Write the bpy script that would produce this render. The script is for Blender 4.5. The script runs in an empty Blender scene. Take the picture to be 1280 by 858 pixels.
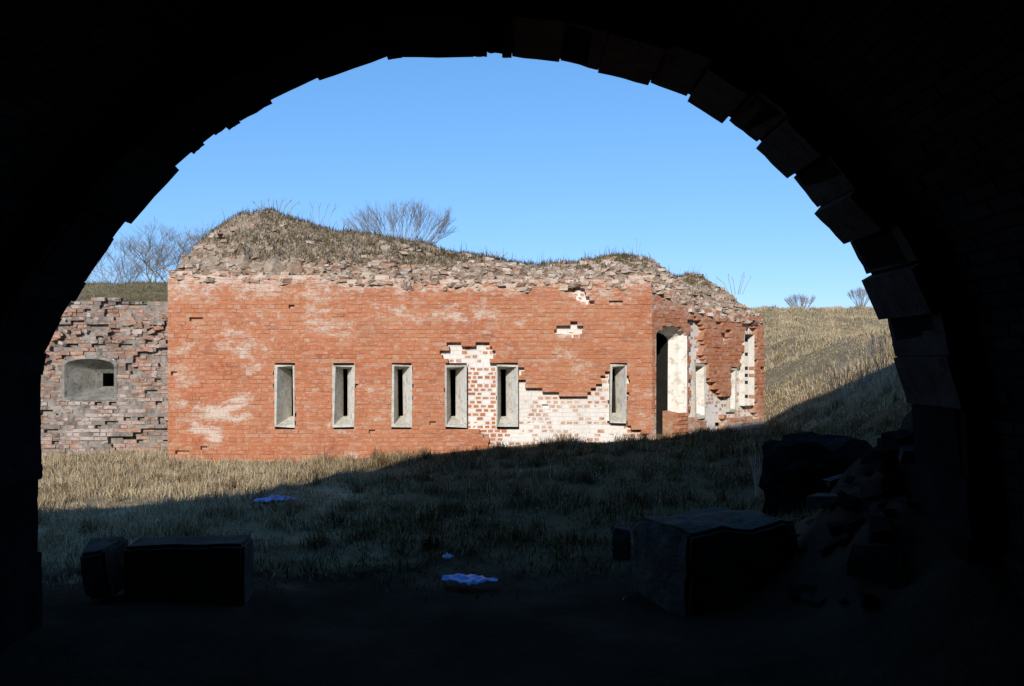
import bpy, math, random
import numpy as np
from mathutils import Vector, Matrix, noise as mnoise
R = math.radians
rng = np.random.default_rng(7)
random.seed(7)
scene = bpy.context.scene
COL = scene.collection

# ------------------------------------------------------------------ camera, sky, sun, exposure
EYE = 1.75
F = 985.0                                   # focal length in photo pixels (photo is 1280 wide)
HOR = 455.0                                 # horizon row
cam_d = bpy.data.cameras.new('camera')
cam_d.sensor_width = 36.0
cam_d.lens = 36.0 * F / 1280.0
cam_d.shift_y = (HOR - 429.0) / 1280.0
cam_d.clip_start = 0.05
cam_d.clip_end = 2000.0
cam = bpy.data.objects.new('camera', cam_d)
COL.objects.link(cam)
cam.location = (0, 0, EYE)
cam.rotation_euler = (R(90), 0, 0)
scene.camera = cam

SUN_AZ = 8.0                               # sun stands behind the camera, this far to its left
SUN_EL = 24.0
w = bpy.data.worlds.new('World')
scene.world = w
w.use_nodes = True
nt = w.node_tree
nt.nodes.clear()
sky = nt.nodes.new('ShaderNodeTexSky')
sky.sky_type = 'NISHITA'
sky.sun_disc = False
sky.sun_elevation = R(SUN_EL)
sky.sun_rotation = R(180 + SUN_AZ)
sky.air_density = 1.0
sky.dust_density = 0.0
sky.ozone_density = 6.0
bg = nt.nodes.new('ShaderNodeBackground')
bg.inputs[1].default_value = 0.15
wo = nt.nodes.new('ShaderNodeOutputWorld')
sp_ = nt.nodes.new('ShaderNodeSeparateColor')
cb_ = nt.nodes.new('ShaderNodeCombineColor')
for i_, g_ in enumerate((0.80, 0.62, 0.60)):
    pw = nt.nodes.new('ShaderNodeMath')
    pw.operation = 'POWER'
    pw.inputs[1].default_value = g_
    nt.links.new(sp_.outputs[i_], pw.inputs[0])
    nt.links.new(pw.outputs[0], cb_.inputs[i_])
tn_ = nt.nodes.new('ShaderNodeMix')
tn_.data_type, tn_.blend_type = 'RGBA', 'MULTIPLY'
tn_.inputs[0].default_value = 1.0
tn_.inputs[7].default_value = (1.02, 1.66, 2.30, 1)
nt.links.new(sky.outputs[0], sp_.inputs[0])
nt.links.new(cb_.outputs[0], tn_.inputs[6])
nt.links.new(tn_.outputs[2], bg.inputs[0])
nt.links.new(bg.outputs[0], wo.inputs[0])

sun_d = bpy.data.lights.new('sun', 'SUN')
sun_d.energy = 4.6
sun_d.angle = R(0.53)
sun_d.color = (1.0, 0.93, 0.82)
sun = bpy.data.objects.new('sun', sun_d)
COL.objects.link(sun)
sa, ca = math.sin(R(SUN_AZ)), math.cos(R(SUN_AZ))
to_sun = Vector((-sa * math.cos(R(SUN_EL)), -ca * math.cos(R(SUN_EL)), math.sin(R(SUN_EL))))
sun.rotation_euler = to_sun.to_track_quat('Z', 'Y').to_euler()
sun.location = (-10, -20, 20)

scene.view_settings.view_transform = 'Standard'
scene.view_settings.look = 'None'
scene.view_settings.exposure = 0.0
scene.view_settings.gamma = 1.0
scene.view_settings.use_curve_mapping = False


def P(x, y, d):
    """point of the place seen at photo pixel (x, y) at distance d"""
    return Vector(((x - 640.0) / F * d, d, EYE + (HOR - y) / F * d))


# ------------------------------------------------------------------ helpers
def link(o, parent=None):
    COL.objects.link(o)
    if parent is not None:
        o.parent = parent
    return o


def tag(o, label=None, cat=None, group=None, kind=None):
    if label: o['label'] = label
    if cat: o['category'] = cat
    if group: o['group'] = group
    if kind: o['kind'] = kind
    return o


def empty(name, loc):
    o = bpy.data.objects.new(name, None)
    o.location = loc
    o.empty_display_size = 0.3
    return link(o)


def fbm(x, y, z=0.0, o=4):
    return mnoise.fractal(Vector((x, y, z)), 1.0, 2.0, o)


class MB:
    """collects faces, with a tone and a lime value for each"""
    def __init__(s):
        s.v, s.f, s.t, s.l = [], [], [], []

    def add(s, verts, faces, tone=0.5, lime=0.0):
        b = len(s.v)
        s.v.extend([tuple(p) for p in verts])
        s.l.extend(lime if isinstance(lime, (list, tuple)) else [lime] * len(verts))
        for f in faces:
            s.f.append(tuple(i + b for i in f))
            s.t.append(tone)

    def build(s, name, mat, parent=None, base=(0, 0, 0), smooth=False, kind=None, loc=None):
        me = bpy.data.meshes.new(name)
        b = Vector(base)
        o0 = Vector(loc) if loc is not None else b
        vs = [(p[0] - o0.x, p[1] - o0.y, p[2] - o0.z) for p in s.v]
        me.from_pydata(vs, [], s.f)
        a = me.attributes.new('tone', 'FLOAT', 'FACE')
        a.data.foreach_set('value', s.t)
        a = me.attributes.new('lime', 'FLOAT', 'POINT')
        a.data.foreach_set('value', s.l)
        if smooth:
            me.polygons.foreach_set('use_smooth', [True] * len(s.f))
        me.materials.append(mat)
        me.update()
        o = bpy.data.objects.new(name, me)
        if parent is not None:
            o.location = o0 - Vector(parent.location)
        else:
            o.location = o0
        link(o, parent)
        if kind: o['kind'] = kind
        return o


BOXF = [(0, 1, 2, 3), (4, 7, 6, 5), (0, 4, 5, 1), (1, 5, 6, 2), (2, 6, 7, 3), (3, 7, 4, 0)]


def box_pts(c, ax, hs, jit=0.0):
    pts = []
    for sx, sy, sz in ((-1, -1, -1), (1, -1, -1), (1, -1, 1), (-1, -1, 1), (-1, 1, -1), (1, 1, -1), (1, 1, 1), (-1, 1, 1)):
        p = Vector(c) + ax[0] * (sx * hs[0]) + ax[1] * (sy * hs[1]) + ax[2] * (sz * hs[2])
        if jit:
            p += Vector((random.uniform(-jit, jit), random.uniform(-jit, jit), random.uniform(-jit, jit)))
        pts.append(p)
    return pts


def tube(mb, p0, p1, r0, r1, n=4, tone=0.5):
    d = (p1 - p0)
    if d.length < 1e-5: return
    d.normalize()
    a = d.orthogonal().normalized()
    b = d.cross(a)
    vs = []
    for p, r in ((p0, r0), (p1, r1)):
        for k in range(n):
            t = 2 * math.pi * k / n
            vs.append(p + a * (r * math.cos(t)) + b * (r * math.sin(t)))
    mb.add(vs, [(k, (k + 1) % n, n + (k + 1) % n, n + k) for k in range(n)], tone)


# ------------------------------------------------------------------ materials
def newmat(name, rough=0.9, spec=0.1):
    m = bpy.data.materials.new(name)
    m.use_nodes = True
    t = m.node_tree
    b = t.nodes['Principled BSDF']
    b.inputs['Roughness'].default_value = rough
    b.inputs['Specular IOR Level'].default_value = spec
    return m, t, b


def N(t, typ, **kw):
    n = t.nodes.new(typ)
    for k, v in kw.items():
        setattr(n, k, v)
    return n


def ramp(t, src, stops):
    r = N(t, 'ShaderNodeValToRGB')
    e = r.color_ramp.elements
    while len(e) > 1: e.remove(e[-1])
    e[0].position, e[0].color = stops[0][0], (*stops[0][1], 1)
    for p, c in stops[1:]:
        x = e.new(p)
        x.color = (*c, 1)
    t.links.new(src, r.inputs[0])
    return r


def mixc(t, fac, a, b, blend='MIX'):
    m = N(t, 'ShaderNodeMix', data_type='RGBA', blend_type=blend)
    if isinstance(fac, float): m.inputs[0].default_value = fac
    else: t.links.new(fac, m.inputs[0])
    for i, s in ((6, a), (7, b)):
        if isinstance(s, tuple): m.inputs[i].default_value = (*s, 1)
        else: t.links.new(s, m.inputs[i])
    return m.outputs[2]


def noise(t, scale, detail=4, rough=0.6, vec=None, stretch=None):
    n = N(t, 'ShaderNodeTexNoise')
    n.inputs['Scale'].default_value = scale
    n.inputs['Detail'].default_value = detail
    n.inputs['Roughness'].default_value = rough
    g = N(t, 'ShaderNodeNewGeometry')
    src = g.outputs['Position']
    if stretch:
        mp = N(t, 'ShaderNodeMapping')
        mp.inputs['Scale'].default_value = stretch
        t.links.new(src, mp.inputs[0])
        src = mp.outputs[0]
    t.links.new(src, n.inputs['Vector'])
    return n.outputs['Fac']


def math_(t, op, a, b=None, clamp=False):
    m = N(t, 'ShaderNodeMath', operation=op, use_clamp=clamp)
    for i, s in ((0, a), (1, b)):
        if s is None: continue
        if isinstance(s, (int, float)): m.inputs[i].default_value = s
        else: t.links.new(s, m.inputs[i])
    return m.outputs[0]


def bump(t, b, h, strength=0.5, dist=0.01):
    n = N(t, 'ShaderNodeBump')
    n.inputs['Strength'].default_value = strength
    n.inputs['Distance'].default_value = dist
    t.links.new(h, n.inputs['Height'])
    t.links.new(n.outputs[0], b.inputs['Normal'])


def attr(t, name):
    a = N(t, 'ShaderNodeAttribute', attribute_name=name)
    return a.outputs['Fac']


def brick_material(name, stops, lime_col, dirt_col, dirt_amt=0.35, spec=0.1, streak=0.0, bloom=0.30, bloom_col=(0.60, 0.29, 0.18), warm=0.5):
    m, t, b = newmat(name, 0.95, spec)
    base = ramp(t, attr(t, 'tone'), stops).outputs[0]
    # broad weathering of the burnt clay
    wn = noise(t, 0.9, 5, 0.65)
    base = mixc(t, ramp(t, wn, [(0.38, (0, 0, 0)), (0.62, (1, 1, 1))]).outputs[0], base,
                mixc(t, warm, base, (0.52, 0.235, 0.12)))
    dn = noise(t, 2.2, 6, 0.7, stretch=(0.7, 0.7, 1.4))
    base = mixc(t, math_(t, 'MULTIPLY', ramp(t, dn, [(0.5, (0, 0, 0)), (0.72, (1, 1, 1))]).outputs[0], dirt_amt), base, dirt_col)
    if streak:
        vn = noise(t, 2.6, 5, 0.65, stretch=(1.0, 1.0, 0.22))
        base = mixc(t, math_(t, 'MULTIPLY', ramp(t, vn, [(0.48, (0, 0, 0)), (0.66, (1, 1, 1))]).outputs[0], streak), base, dirt_col)
    # pale bloom and small flecks all over
    bl = noise(t, 3.1, 6, 0.7, stretch=(0.75, 0.75, 1.5))
    base = mixc(t, math_(t, 'MULTIPLY', ramp(t, bl, [(0.40, (0, 0, 0)), (0.66, (1, 1, 1))]).outputs[0], bloom), base, bloom_col)
    fl = noise(t, 15.0, 4, 0.7, stretch=(0.6, 0.6, 1.6))
    base = mixc(t, math_(t, 'MULTIPLY', ramp(t, fl, [(0.51, (0, 0, 0)), (0.64, (1, 1, 1))]).outputs[0], bloom * 1.15), base, lime_col)
    # lime and old plaster clinging to it: brick by brick amount, broken up by fine noise
    ln = math_(t, 'ADD', math_(t, 'MULTIPLY', noise(t, 6.0, 7, 0.74, stretch=(0.8, 0.8, 1.7)), 0.62), math_(t, 'MULTIPLY', noise(t, 24.0, 5, 0.7, stretch=(0.7, 0.7, 1.5)), 0.40))
    ln = math_(t, 'ADD', math_(t, 'MULTIPLY', math_(t, 'SUBTRACT', ln, 0.51), 2.2), 0.5)
    th = math_(t, 'SUBTRACT', 1.0, math_(t, 'MULTIPLY', attr(t, 'lime'), 0.95))
    lm = math_(t, 'MULTIPLY', math_(t, 'SUBTRACT', ln, th), 3.2, True)
    col = mixc(t, math_(t, 'MULTIPLY', lm, 0.85), base, lime_col)
    sp = noise(t, 60.0, 3, 0.6)
    col = mixc(t, 0.35, col, mixc(t, sp, (0.25, 0.22, 0.2), (1, 1, 1)), 'MULTIPLY')
    t.links.new(col, b.inputs['Base Color'])
    h = math_(t, 'ADD', noise(t, 30.0, 5, 0.7), math_(t, 'MULTIPLY', lm, 0.4))
    bump(t, b, h, 0.7, 0.012)
    return m


M = {}
M['brick'] = brick_material('orange_brick', [(0.0, (0.30, 0.095, 0.055)), (0.3, (0.43, 0.128, 0.055)), (0.6, (0.51, 0.155, 0.062)),
                                             (0.85, (0.55, 0.195, 0.095)), (1.0, (0.52, 0.29, 0.20))], (0.70, 0.58, 0.48), (0.33, 0.16, 0.11))
M['crown_brick'] = brick_material('broken_brick', [(0.0, (0.17, 0.13, 0.10)), (0.35, (0.30, 0.22, 0.165)), (0.6, (0.40, 0.235, 0.155)),
                                                   (0.8, (0.42, 0.34, 0.265)), (1.0, (0.50, 0.43, 0.35))], (0.66, 0.56, 0.46), (0.16, 0.12, 0.08), 0.6, bloom=0.3, bloom_col=(0.5, 0.42, 0.34), warm=0.35)
M['red_brick'] = brick_material('dark_red_brick', [(0.0, (0.20, 0.055, 0.035)), (0.5, (0.40, 0.11, 0.06)), (1.0, (0.50, 0.19, 0.12))],
                                (0.70, 0.63, 0.56), (0.2, 0.1, 0.08))
M['dull_brick'] = brick_material('weathered_brick', [(0.0, (0.10, 0.075, 0.06)), (0.3, (0.25, 0.135, 0.095)), (0.6, (0.38, 0.165, 0.105)),
                                                     (0.85, (0.33, 0.26, 0.20)), (1.0, (0.44, 0.38, 0.31))], (0.56, 0.50, 0.46), (0.085, 0.07, 0.055), 0.75, 0.05, 0.8, 0.55, (0.46, 0.33, 0.27), warm=0.45)
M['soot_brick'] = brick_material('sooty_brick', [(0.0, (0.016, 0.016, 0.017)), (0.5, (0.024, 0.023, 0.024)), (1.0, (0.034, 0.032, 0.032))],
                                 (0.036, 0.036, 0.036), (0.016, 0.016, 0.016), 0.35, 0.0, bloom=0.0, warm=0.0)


def plain(name, c1, c2, scale=3.0, c3=None, bs=0.5, bd=0.01, rough=0.95, fine=25.0, spec=0.05):
    m, t, b = newmat(name, rough, spec)
    n = noise(t, scale, 6, 0.65)
    col = ramp(t, n, [(0.35, c1), (0.62, c2)]).outputs[0]
    if c3:
        n2 = noise(t, scale * 3.7, 5, 0.7)
        col = mixc(t, ramp(t, n2, [(0.5, (0, 0, 0)), (0.66, (1, 1, 1))]).outputs[0], col, c3)
    t.links.new(col, b.inputs['Base Color'])
    bump(t, b, noise(t, fine, 5, 0.7), bs, bd)
    return m


M['mortar'] = brick_material('lime_mortar', [(0.0, (0.45, 0.21, 0.12)), (1.0, (0.52, 0.29, 0.18))], (0.70, 0.58, 0.48), (0.33, 0.19, 0.13), 0.3)
M['pale_mortar'] = plain('pale_lime_mortar', (0.64, 0.59, 0.54), (0.76, 0.72, 0.67), 2.0)
M['dull_mortar'] = plain('dirty_mortar', (0.16, 0.13, 0.11), (0.33, 0.29, 0.25), 2.5, (0.1, 0.085, 0.075))
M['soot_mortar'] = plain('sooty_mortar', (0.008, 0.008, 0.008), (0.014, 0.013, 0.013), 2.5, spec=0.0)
M['frame_stone'] = plain('grey_limestone', (0.42, 0.39, 0.33), (0.60, 0.57, 0.50), 5.0, (0.33, 0.31, 0.25))
M['plaster'] = plain('white_lime_plaster', (0.70, 0.67, 0.61), (0.82, 0.79, 0.73), 2.2, (0.50, 0.44, 0.36))
M['grey_plaster'] = plain('grey_green_plaster', (0.17, 0.165, 0.14), (0.28, 0.265, 0.235), 4.0, (0.11, 0.11, 0.09))
M['rubble'] = plain('crumbled_masonry', (0.19, 0.135, 0.09), (0.37, 0.28, 0.20), 4.0, (0.48, 0.40, 0.32), 1.0, 0.05, fine=11.0)
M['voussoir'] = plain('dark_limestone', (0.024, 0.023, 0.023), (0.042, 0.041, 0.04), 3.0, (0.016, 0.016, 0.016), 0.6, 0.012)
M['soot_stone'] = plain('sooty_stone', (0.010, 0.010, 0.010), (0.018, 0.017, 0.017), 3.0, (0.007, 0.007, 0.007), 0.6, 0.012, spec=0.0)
M['block'] = plain('weathered_granite', (0.045, 0.043, 0.040), (0.075, 0.072, 0.065), 3.0, (0.03, 0.032, 0.025), 0.9, 0.03)
M['soil'] = plain('trodden_soil', (0.055, 0.046, 0.034), (0.10, 0.085, 0.06), 1.3, (0.13, 0.11, 0.07), 0.8, 0.03, fine=9.0)
M['turf'] = plain('dry_turf', (0.13, 0.105, 0.06), (0.24, 0.195, 0.115), 0.7, (0.10, 0.085, 0.045), 0.8, 0.05, fine=7.0)
M['indoor_shade'] = plain('dark_interior', (0.02, 0.018, 0.016), (0.03, 0.028, 0.025), 3.0)  # near-black colour paints in the shade of the rooms behind the openings
M['plastic'] = plain('pale_blue_plastic', (0.42, 0.55, 0.78), (0.55, 0.66, 0.85), 6.0, None, 0.3, 0.004, 0.35)
M['blue_plastic'] = plain('blue_plastic', (0.10, 0.22, 0.52), (0.16, 0.32, 0.66), 6.0, None, 0.3, 0.004, 0.35)


def tonemat(name, stops, rough=0.95, trans=0.0):
    m, t, b = newmat(name, rough, 0.0)
    c = ramp(t, attr(t, 'tone'), stops).outputs[0]
    n = noise(t, 0.6, 4, 0.6)
    c = mixc(t, 0.5, c, mixc(t, n, (0.45, 0.45, 0.4), (1.25, 1.2, 1.1)), 'MULTIPLY')
    t.links.new(c, b.inputs['Base Color'])
    return m


M['grass'] = tonemat('straw_grass', [(0.0, (0.062, 0.034, 0.014)), (0.3, (0.17, 0.115, 0.055)), (0.7, (0.46, 0.365, 0.235)), (1.0, (0.58, 0.48, 0.33))])
M['roof_grass'] = tonemat('brown_grass', [(0.0, (0.045, 0.04, 0.022)), (0.4, (0.12, 0.095, 0.05)), (0.8, (0.24, 0.19, 0.105)), (1.0, (0.38, 0.31, 0.18))])
M['bark'] = tonemat('grey_bark', [(0.0, (0.22, 0.20, 0.185)), (1.0, (0.36, 0.33, 0.30))])
M['twig'] = tonemat('brown_twig', [(0.0, (0.22, 0.19, 0.175)), (1.0, (0.36, 0.32, 0.29))])

# ------------------------------------------------------------------ terrain
def sstep(a, b, x):
    t = np.clip((x - a) / (b - a), 0, 1)
    return t * t * (3 - 2 * t)


_gx = rng.uniform(0, 6.28, (24, 2)); _ga = rng.uniform(0, 6.28, 24)


def wob(X, Y, wl, seed=0):
    """cheap smooth vector noise: a handful of random plane waves"""
    r = np.random.default_rng(100 + seed)
    out = 0
    for _ in range(7):
        th, ph, k = r.uniform(0, 6.283), r.uniform(0, 6.283), r.uniform(0.6, 1.7)
        out = out + np.sin((X * np.cos(th) + Y * np.sin(th)) * 6.283 * k / wl + ph)
    return out / 7 * 1.4


def height(X, Y):
    X = np.asarray(X, float); Y = np.asarray(Y, float)
    h = 0.40 * sstep(-4.5, 3.0, X) * sstep(6.5, 13.0, Y)
    bank = 0.60 * np.clip(X - 5.25, 0, 3.4) * sstep(5.6, 10, Y) + 0.30 * np.clip(X - 2.7, 0, 3.0) * (sstep(4.5, 6, Y) * (1 - sstep(9.0, 15, Y)))
    hill = (0.192 * np.clip(Y - 18.4, 0, 20.5) + 0.05 * np.clip(Y - 37.0, 0, 4)) * sstep(3.5, 7.5, X)
    k = 0.5
    h = h + np.log(np.exp(bank / k) + np.exp(hill / k) - 1) * k
    near = sstep(3.5, 7, Y)
    h = h + near * (0.05 * wob(X, Y, 2.2, 1) + 0.025 * wob(X, Y, 0.8, 2)) * (1 + 1.2 * sstep(18, 30, Y)) + 0.05 * wob(X, Y, 9, 3) * sstep(18, 26, Y)
    # rubble heap at the foot of the right jamb
    h = h + 1.32 * np.exp(-((np.minimum(X, 3.0) - 3.0) ** 2 / 0.62 + (Y - 5.5) ** 2 / 1.7)) * (1 + .25 * wob(X, Y, .7, 31))
    h = h + 0.10 * np.exp(-((X + 2.7) ** 2 / 0.6 + (Y - 5.2) ** 2 / 0.8))
    return h


def hz(x, y):
    return float(height(x, y))


def grid(name, xs, ys, zf, mat, kind):
    Xg, Yg = np.meshgrid(xs, ys)
    Zg = zf(Xg, Yg)
    n, m_ = len(ys), len(xs)
    v = np.stack([Xg.ravel(), Yg.ravel(), Zg.ravel()], 1)
    i = (np.arange(n - 1)[:, None] * m_ + np.arange(m_ - 1)[None, :]).ravel()
    f = np.stack([i, i + 1, i + m_ + 1, i + m_], 1)
    me = bpy.data.meshes.new(name)
    me.from_pydata(v.tolist(), [], f.tolist())
    me.polygons.foreach_set('use_smooth', [True] * len(f))
    me.materials.append(mat)
    o = link(bpy.data.objects.new(name, me))
    if kind: o['kind'] = kind
    return o


def spaced(pts):
    out = []
    for a, b, n in pts:
        out.extend(np.linspace(a, b, n, endpoint=False))
    out.append(pts[-1][1])
    return np.array(out)


# soil floor of the passage and courtyard, out to the horizon
m, t, b = newmat('ground_cover', 1.0, 0.0)
g = N(t, 'ShaderNodeNewGeometry')
sx = N(t, 'ShaderNodeSeparateXYZ'); t.links.new(g.outputs['Position'], sx.inputs[0])
n1 = noise(t, 1.1, 6, 0.65)
turfc = ramp(t, noise(t, 0.55, 6, 0.65), [(0.33, (0.20, 0.155, 0.09)), (0.5, (0.30, 0.235, 0.145)), (0.66, (0.40, 0.315, 0.20))]).outputs[0]
turfc = mixc(t, ramp(t, noise(t, 6.0, 5, 0.7), [(0.46, (0, 0, 0)), (0.64, (1, 1, 1))]).outputs[0], turfc, (0.22, 0.17, 0.10))
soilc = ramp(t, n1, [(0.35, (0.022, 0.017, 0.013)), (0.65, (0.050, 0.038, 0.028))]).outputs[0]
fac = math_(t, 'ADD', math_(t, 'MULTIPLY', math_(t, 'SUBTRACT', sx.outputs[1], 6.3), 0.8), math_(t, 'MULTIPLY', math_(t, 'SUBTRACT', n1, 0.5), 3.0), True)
shadex = math_(t, 'MULTIPLY', math_(t, 'ADD', math_(t, 'ADD', sx.outputs[0], 3.2), math_(t, 'MULTIPLY', math_(t, 'SUBTRACT', noise(t, 0.45, 4), 0.5), 5.0)), 0.5, True)
shadey = math_(t, 'MULTIPLY', math_(t, 'SUBTRACT', 15.5, sx.outputs[1]), 0.5, True)
turfc = mixc(t, math_(t, 'MULTIPLY', math_(t, 'MULTIPLY', shadex, shadey), 0.75), turfc, (0.060, 0.038, 0.019))  # courtyard shade painted into the turf colour, darker and browner
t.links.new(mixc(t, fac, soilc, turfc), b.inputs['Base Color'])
bump(t, b, noise(t, 8.0, 6, 0.75), 0.9, 0.05)
M['ground'] = m
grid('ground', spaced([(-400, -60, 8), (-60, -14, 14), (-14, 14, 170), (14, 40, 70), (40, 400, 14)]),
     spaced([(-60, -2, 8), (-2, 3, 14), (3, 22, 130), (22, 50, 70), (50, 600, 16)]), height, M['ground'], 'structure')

# ------------------------------------------------------------------ brick walls
BL, BH, BW, JT = 0.236, 0.062, 0.112, 0.012
COURSE = BH + JT


class WallFace:
    def __init__(s, O, u, length):
        s.O = Vector(O); s.u = Vector(u).normalized(); s.L = length
        s.n = Vector((s.u.y, -s.u.x, 0)); s.z = Vector((0, 0, 1))

    def p(s, u, n, z):
        return s.O + s.u * u + s.n * n + s.z * z

    def px(s, u, z, n=0):
        q = s.p(u, n, z)
        return 640 + F * q.x / q.y, HOR - F * (q.z - EYE) / q.y

    def at(s, x, y):
        tt = (x - 640) / F
        u = (tt * s.O.y - s.O.x) / (s.u.x - tt * s.u.y)
        Y = s.O.y + s.u.y * u
        return u, EYE + (HOR - y) / F * Y - s.O.z


def brick_pts(fc, u0, u1, z0, z1, nf, depth, jit):
    pts = []
    tl = random.uniform(-jit, jit) * 1.2
    for n, jj in ((nf, jit), (nf - depth, 0)):
        for uu, zz in ((u0, z0), (u1, z0), (u1, z1), (u0, z1)):
            pts.append(fc.p(uu + random.uniform(-jj, jj) * .8, n + (tl if jj else 0) + random.uniform(-jj, jj) * .6, zz + random.uniform(-jj, jj) * .5))
    return pts


BF = [(0, 1, 2, 3), (0, 4, 5, 1), (1, 5, 6, 2), (2, 6, 7, 3), (3, 7, 4, 0)]


def lay_wall(fc, zlo, ztop, openings, missing, lime, bricks, mort, mort_in, jit=0.006, nj=0.006, hole=0.01, tone=None, skin=0.125, seed=1, pit=True):
    """lays every brick of the face; bricks: list that receives (pts, tone, lime, size)"""
    rr = random.Random(seed)
    k = 0
    while True:
        z0 = zlo + k * COURSE
        z1 = z0 + BH
        if z0 > 6: break
        header = k % 2 == 1
        ln = BW if header else BL
        u = -(BW + JT) * (0.5 if header else 0.0) - (0.5 * (BL + JT) if (k % 4 == 2) else 0)
        while u < fc.L:
            L = ln + rr.uniform(-0.012, 0.012)
            a, b_ = max(u, 0.0), min(u + L, fc.L)
            u += L + JT
            if b_ - a < 0.03: continue
            zc = (z0 + z1) / 2
            if z1 > ztop((a + b_) / 2): continue
            segs = [(a, b_)]
            for (o0, o1, oz0, oz1) in openings:
                if oz0 - 0.02 < zc < oz1 + 0.02:
                    ns = []
                    for (c, d) in segs:
                        if d <= o0 or c >= o1: ns.append((c, d)); continue
                        if c < o0 - 0.02: ns.append((c, o0 - 0.004))
                        if d > o1 + 0.02: ns.append((o1 + 0.004, d))
                    segs = ns
            for (c, d) in segs:
                if d - c < 0.025: continue
                uc = (c + d) / 2
                gone = missing(uc, zc)
                lm = lime(uc, zc, gone)
                nf = (-skin if gone else 0.0) + rr.gauss(0, nj)
                tn = tone(uc, zc, rr) if tone else min(1, max(0, rr.gauss(0.5, 0.22)))
                mm = mort_in if gone else mort
                base = -skin if gone else 0.0
                e = JT / 2 + 0.001
                drop = rr.random() < hole
                mrec = base - (0.005 if lm < 0.5 else 0.001) - (0.07 if drop else 0)
                mp = []
                for n in (mrec, base - 0.128):
                    for uu, zz in ((c - e, z0 - e), (d + e, z0 - e), (d + e, z1 + e), (c - e, z1 + e)):
                        mp.append(fc.p(uu, n, zz))
                l4m = [lime(x_, z_, gone) for x_, z_ in ((c, z0), (d, z0), (d, z1), (c, z1))]
                mm.add(mp, BF, 0.5, [min(1, q_ + .06) for q_ in l4m * 2])
                if drop: continue
                if gone and pit:             # bricks of the inner skin stand in wide pale joints
                    parts = [(c, d)] if d - c < 0.16 else [(c, (c + d) / 2 - .008), ((c + d) / 2 + .008, d)]
                    for (c_, d_) in parts:
                        l4 = [lime(x_, z_, gone) for x_, z_ in ((c_, z0), (d_, z0), (d_, z1), (c_, z1))]
                        g1, g2 = rr.uniform(.004, .018), rr.uniform(.003, .011)
                        bricks.append((brick_pts(fc, c_ + g1, d_ - g1, z0 + g2, z1 - g2, nf + rr.uniform(-.006, .003), 0.1, jit), min(1, max(0, rr.gauss(.6, .25))), l4 * 2, (d_ - c_) * BH * .7))
                    continue
                l4 = [lime(x_, z_, gone) for x_, z_ in ((c, z0), (d, z0), (d, z1), (c, z1))]
                bricks.append((brick_pts(fc, c, d, z0, z1, nf, 0.115, jit), tn, l4 * 2, (d - c) * BH))
        k += 1


def emit_bricks(bricks, root, mat, visible, nmax=300, stuff_name='brickwork'):
    """the bricks that show largest become objects, the rest are one piece of stuff"""
    sc = []
    for i, (pts, tn, lm, A) in enumerate(bricks):
        c = sum((Vector(p) for p in pts[:4]), Vector()) / 4
        sc.append((visible(c, A), i))
    sc.sort(reverse=True)
    pick = {i for s_, i in sc[:nmax] if s_ > 0}
    rest = MB()
    for i, (pts, tn, lm, A) in enumerate(bricks):
        if i in pick:
            mb = MB()
            mb.add(pts, BF if len(pts) == 8 else None, tn, lm)
            mb.f.append((4, 7, 6, 5)); mb.t.append(tn)
            c = sum((Vector(p) for p in pts), Vector()) / 8
            mb.build('brick', mat, root, loc=c)
        else:
            rest.add(pts, BF, tn, lm)
    return rest.build(stuff_name, mat, root, base=root.location, kind='stuff')


def loophole(fc, uc, z0, z1, w_, parent, mat, slit=0.10, rim=0.035, depth=0.40, front=0.006, off=-0.085, name='loophole_frame', sh=0.12):
    mb = MB()
    zc = (z0 + z1) / 2; h = z1 - z0

    def ring(hw, a, b_, n, o=0.0):
        return [fc.p(uc + o - hw, n, a), fc.p(uc + o + hw, n, a), fc.p(uc + o + hw, n, b_), fc.p(uc + o - hw, n, b_)]
    j = lambda s_: random.uniform(-s_, s_)
    rings = [ring(w_ / 2 + rim, z0 - rim, z1 + rim, -0.45), ring(w_ / 2 + rim, z0 - rim, z1 + rim, front),
             ring(w_ / 2, z0, z1, front - 0.004), ring(slit / 2, z0 + sh * h, z1 - sh * 0.35 * h, -depth, off),
             ring(slit / 2, z0 + sh * h, z1 - sh * 0.35 * h, -depth - .03, off)]
    vs = [p for r_ in rings for p in r_]
    fs = []
    for q in range(4):
        for k in range(4):
            fs.append((q * 4 + k, q * 4 + (k + 1) % 4, q * 4 + 4 + (k + 1) % 4, q * 4 + 4 + k))
    mb.add([p + Vector((j(.014), j(.010), j(.014))) for p in vs], fs)
    o = mb.build(name, mat, parent, base=parent.location)
    o.data.materials.append(M['plaster'])
    o.data.polygons[2 * 4 + 1].material_index = 1
    # the dark chamber behind the slit
    rb = MB()
    rr = [ring(slit / 2, z0 + sh * h, z1 - sh * 0.35 * h, -depth - .029, off), ring(0.42, z0 - 0.1, z1 + 0.1, -depth - .06, off), ring(0.42, z0 - 0.1, z1 + 0.1, -2.0, off)]
    rb.add([p for r_ in rr for p in r_], [(k, (k + 1) % 4, 4 + (k + 1) % 4, 4 + k) for k in range(4)] + [(4 + k, 4 + (k + 1) % 4, 8 + (k + 1) % 4, 8 + k) for k in range(4)] + [(8, 9, 10, 11)])
    c = rb.build('chamber', M['indoor_shade'], o)
    c.location = (0, 0, 0)
    for v in c.data.vertices: v.co -= Vector(parent.location)
    return o


def poly_in(poly, x, y):
    ins = False
    n = len(poly)
    for i in range(n):
        x0, y0 = poly[i]; x1, y1 = poly[(i + 1) % n]
        if (y0 > y) != (y1 > y) and x < (x1 - x0) * (y - y0) / (y1 - y0) + x0:
            ins = not ins
    return ins


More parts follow.
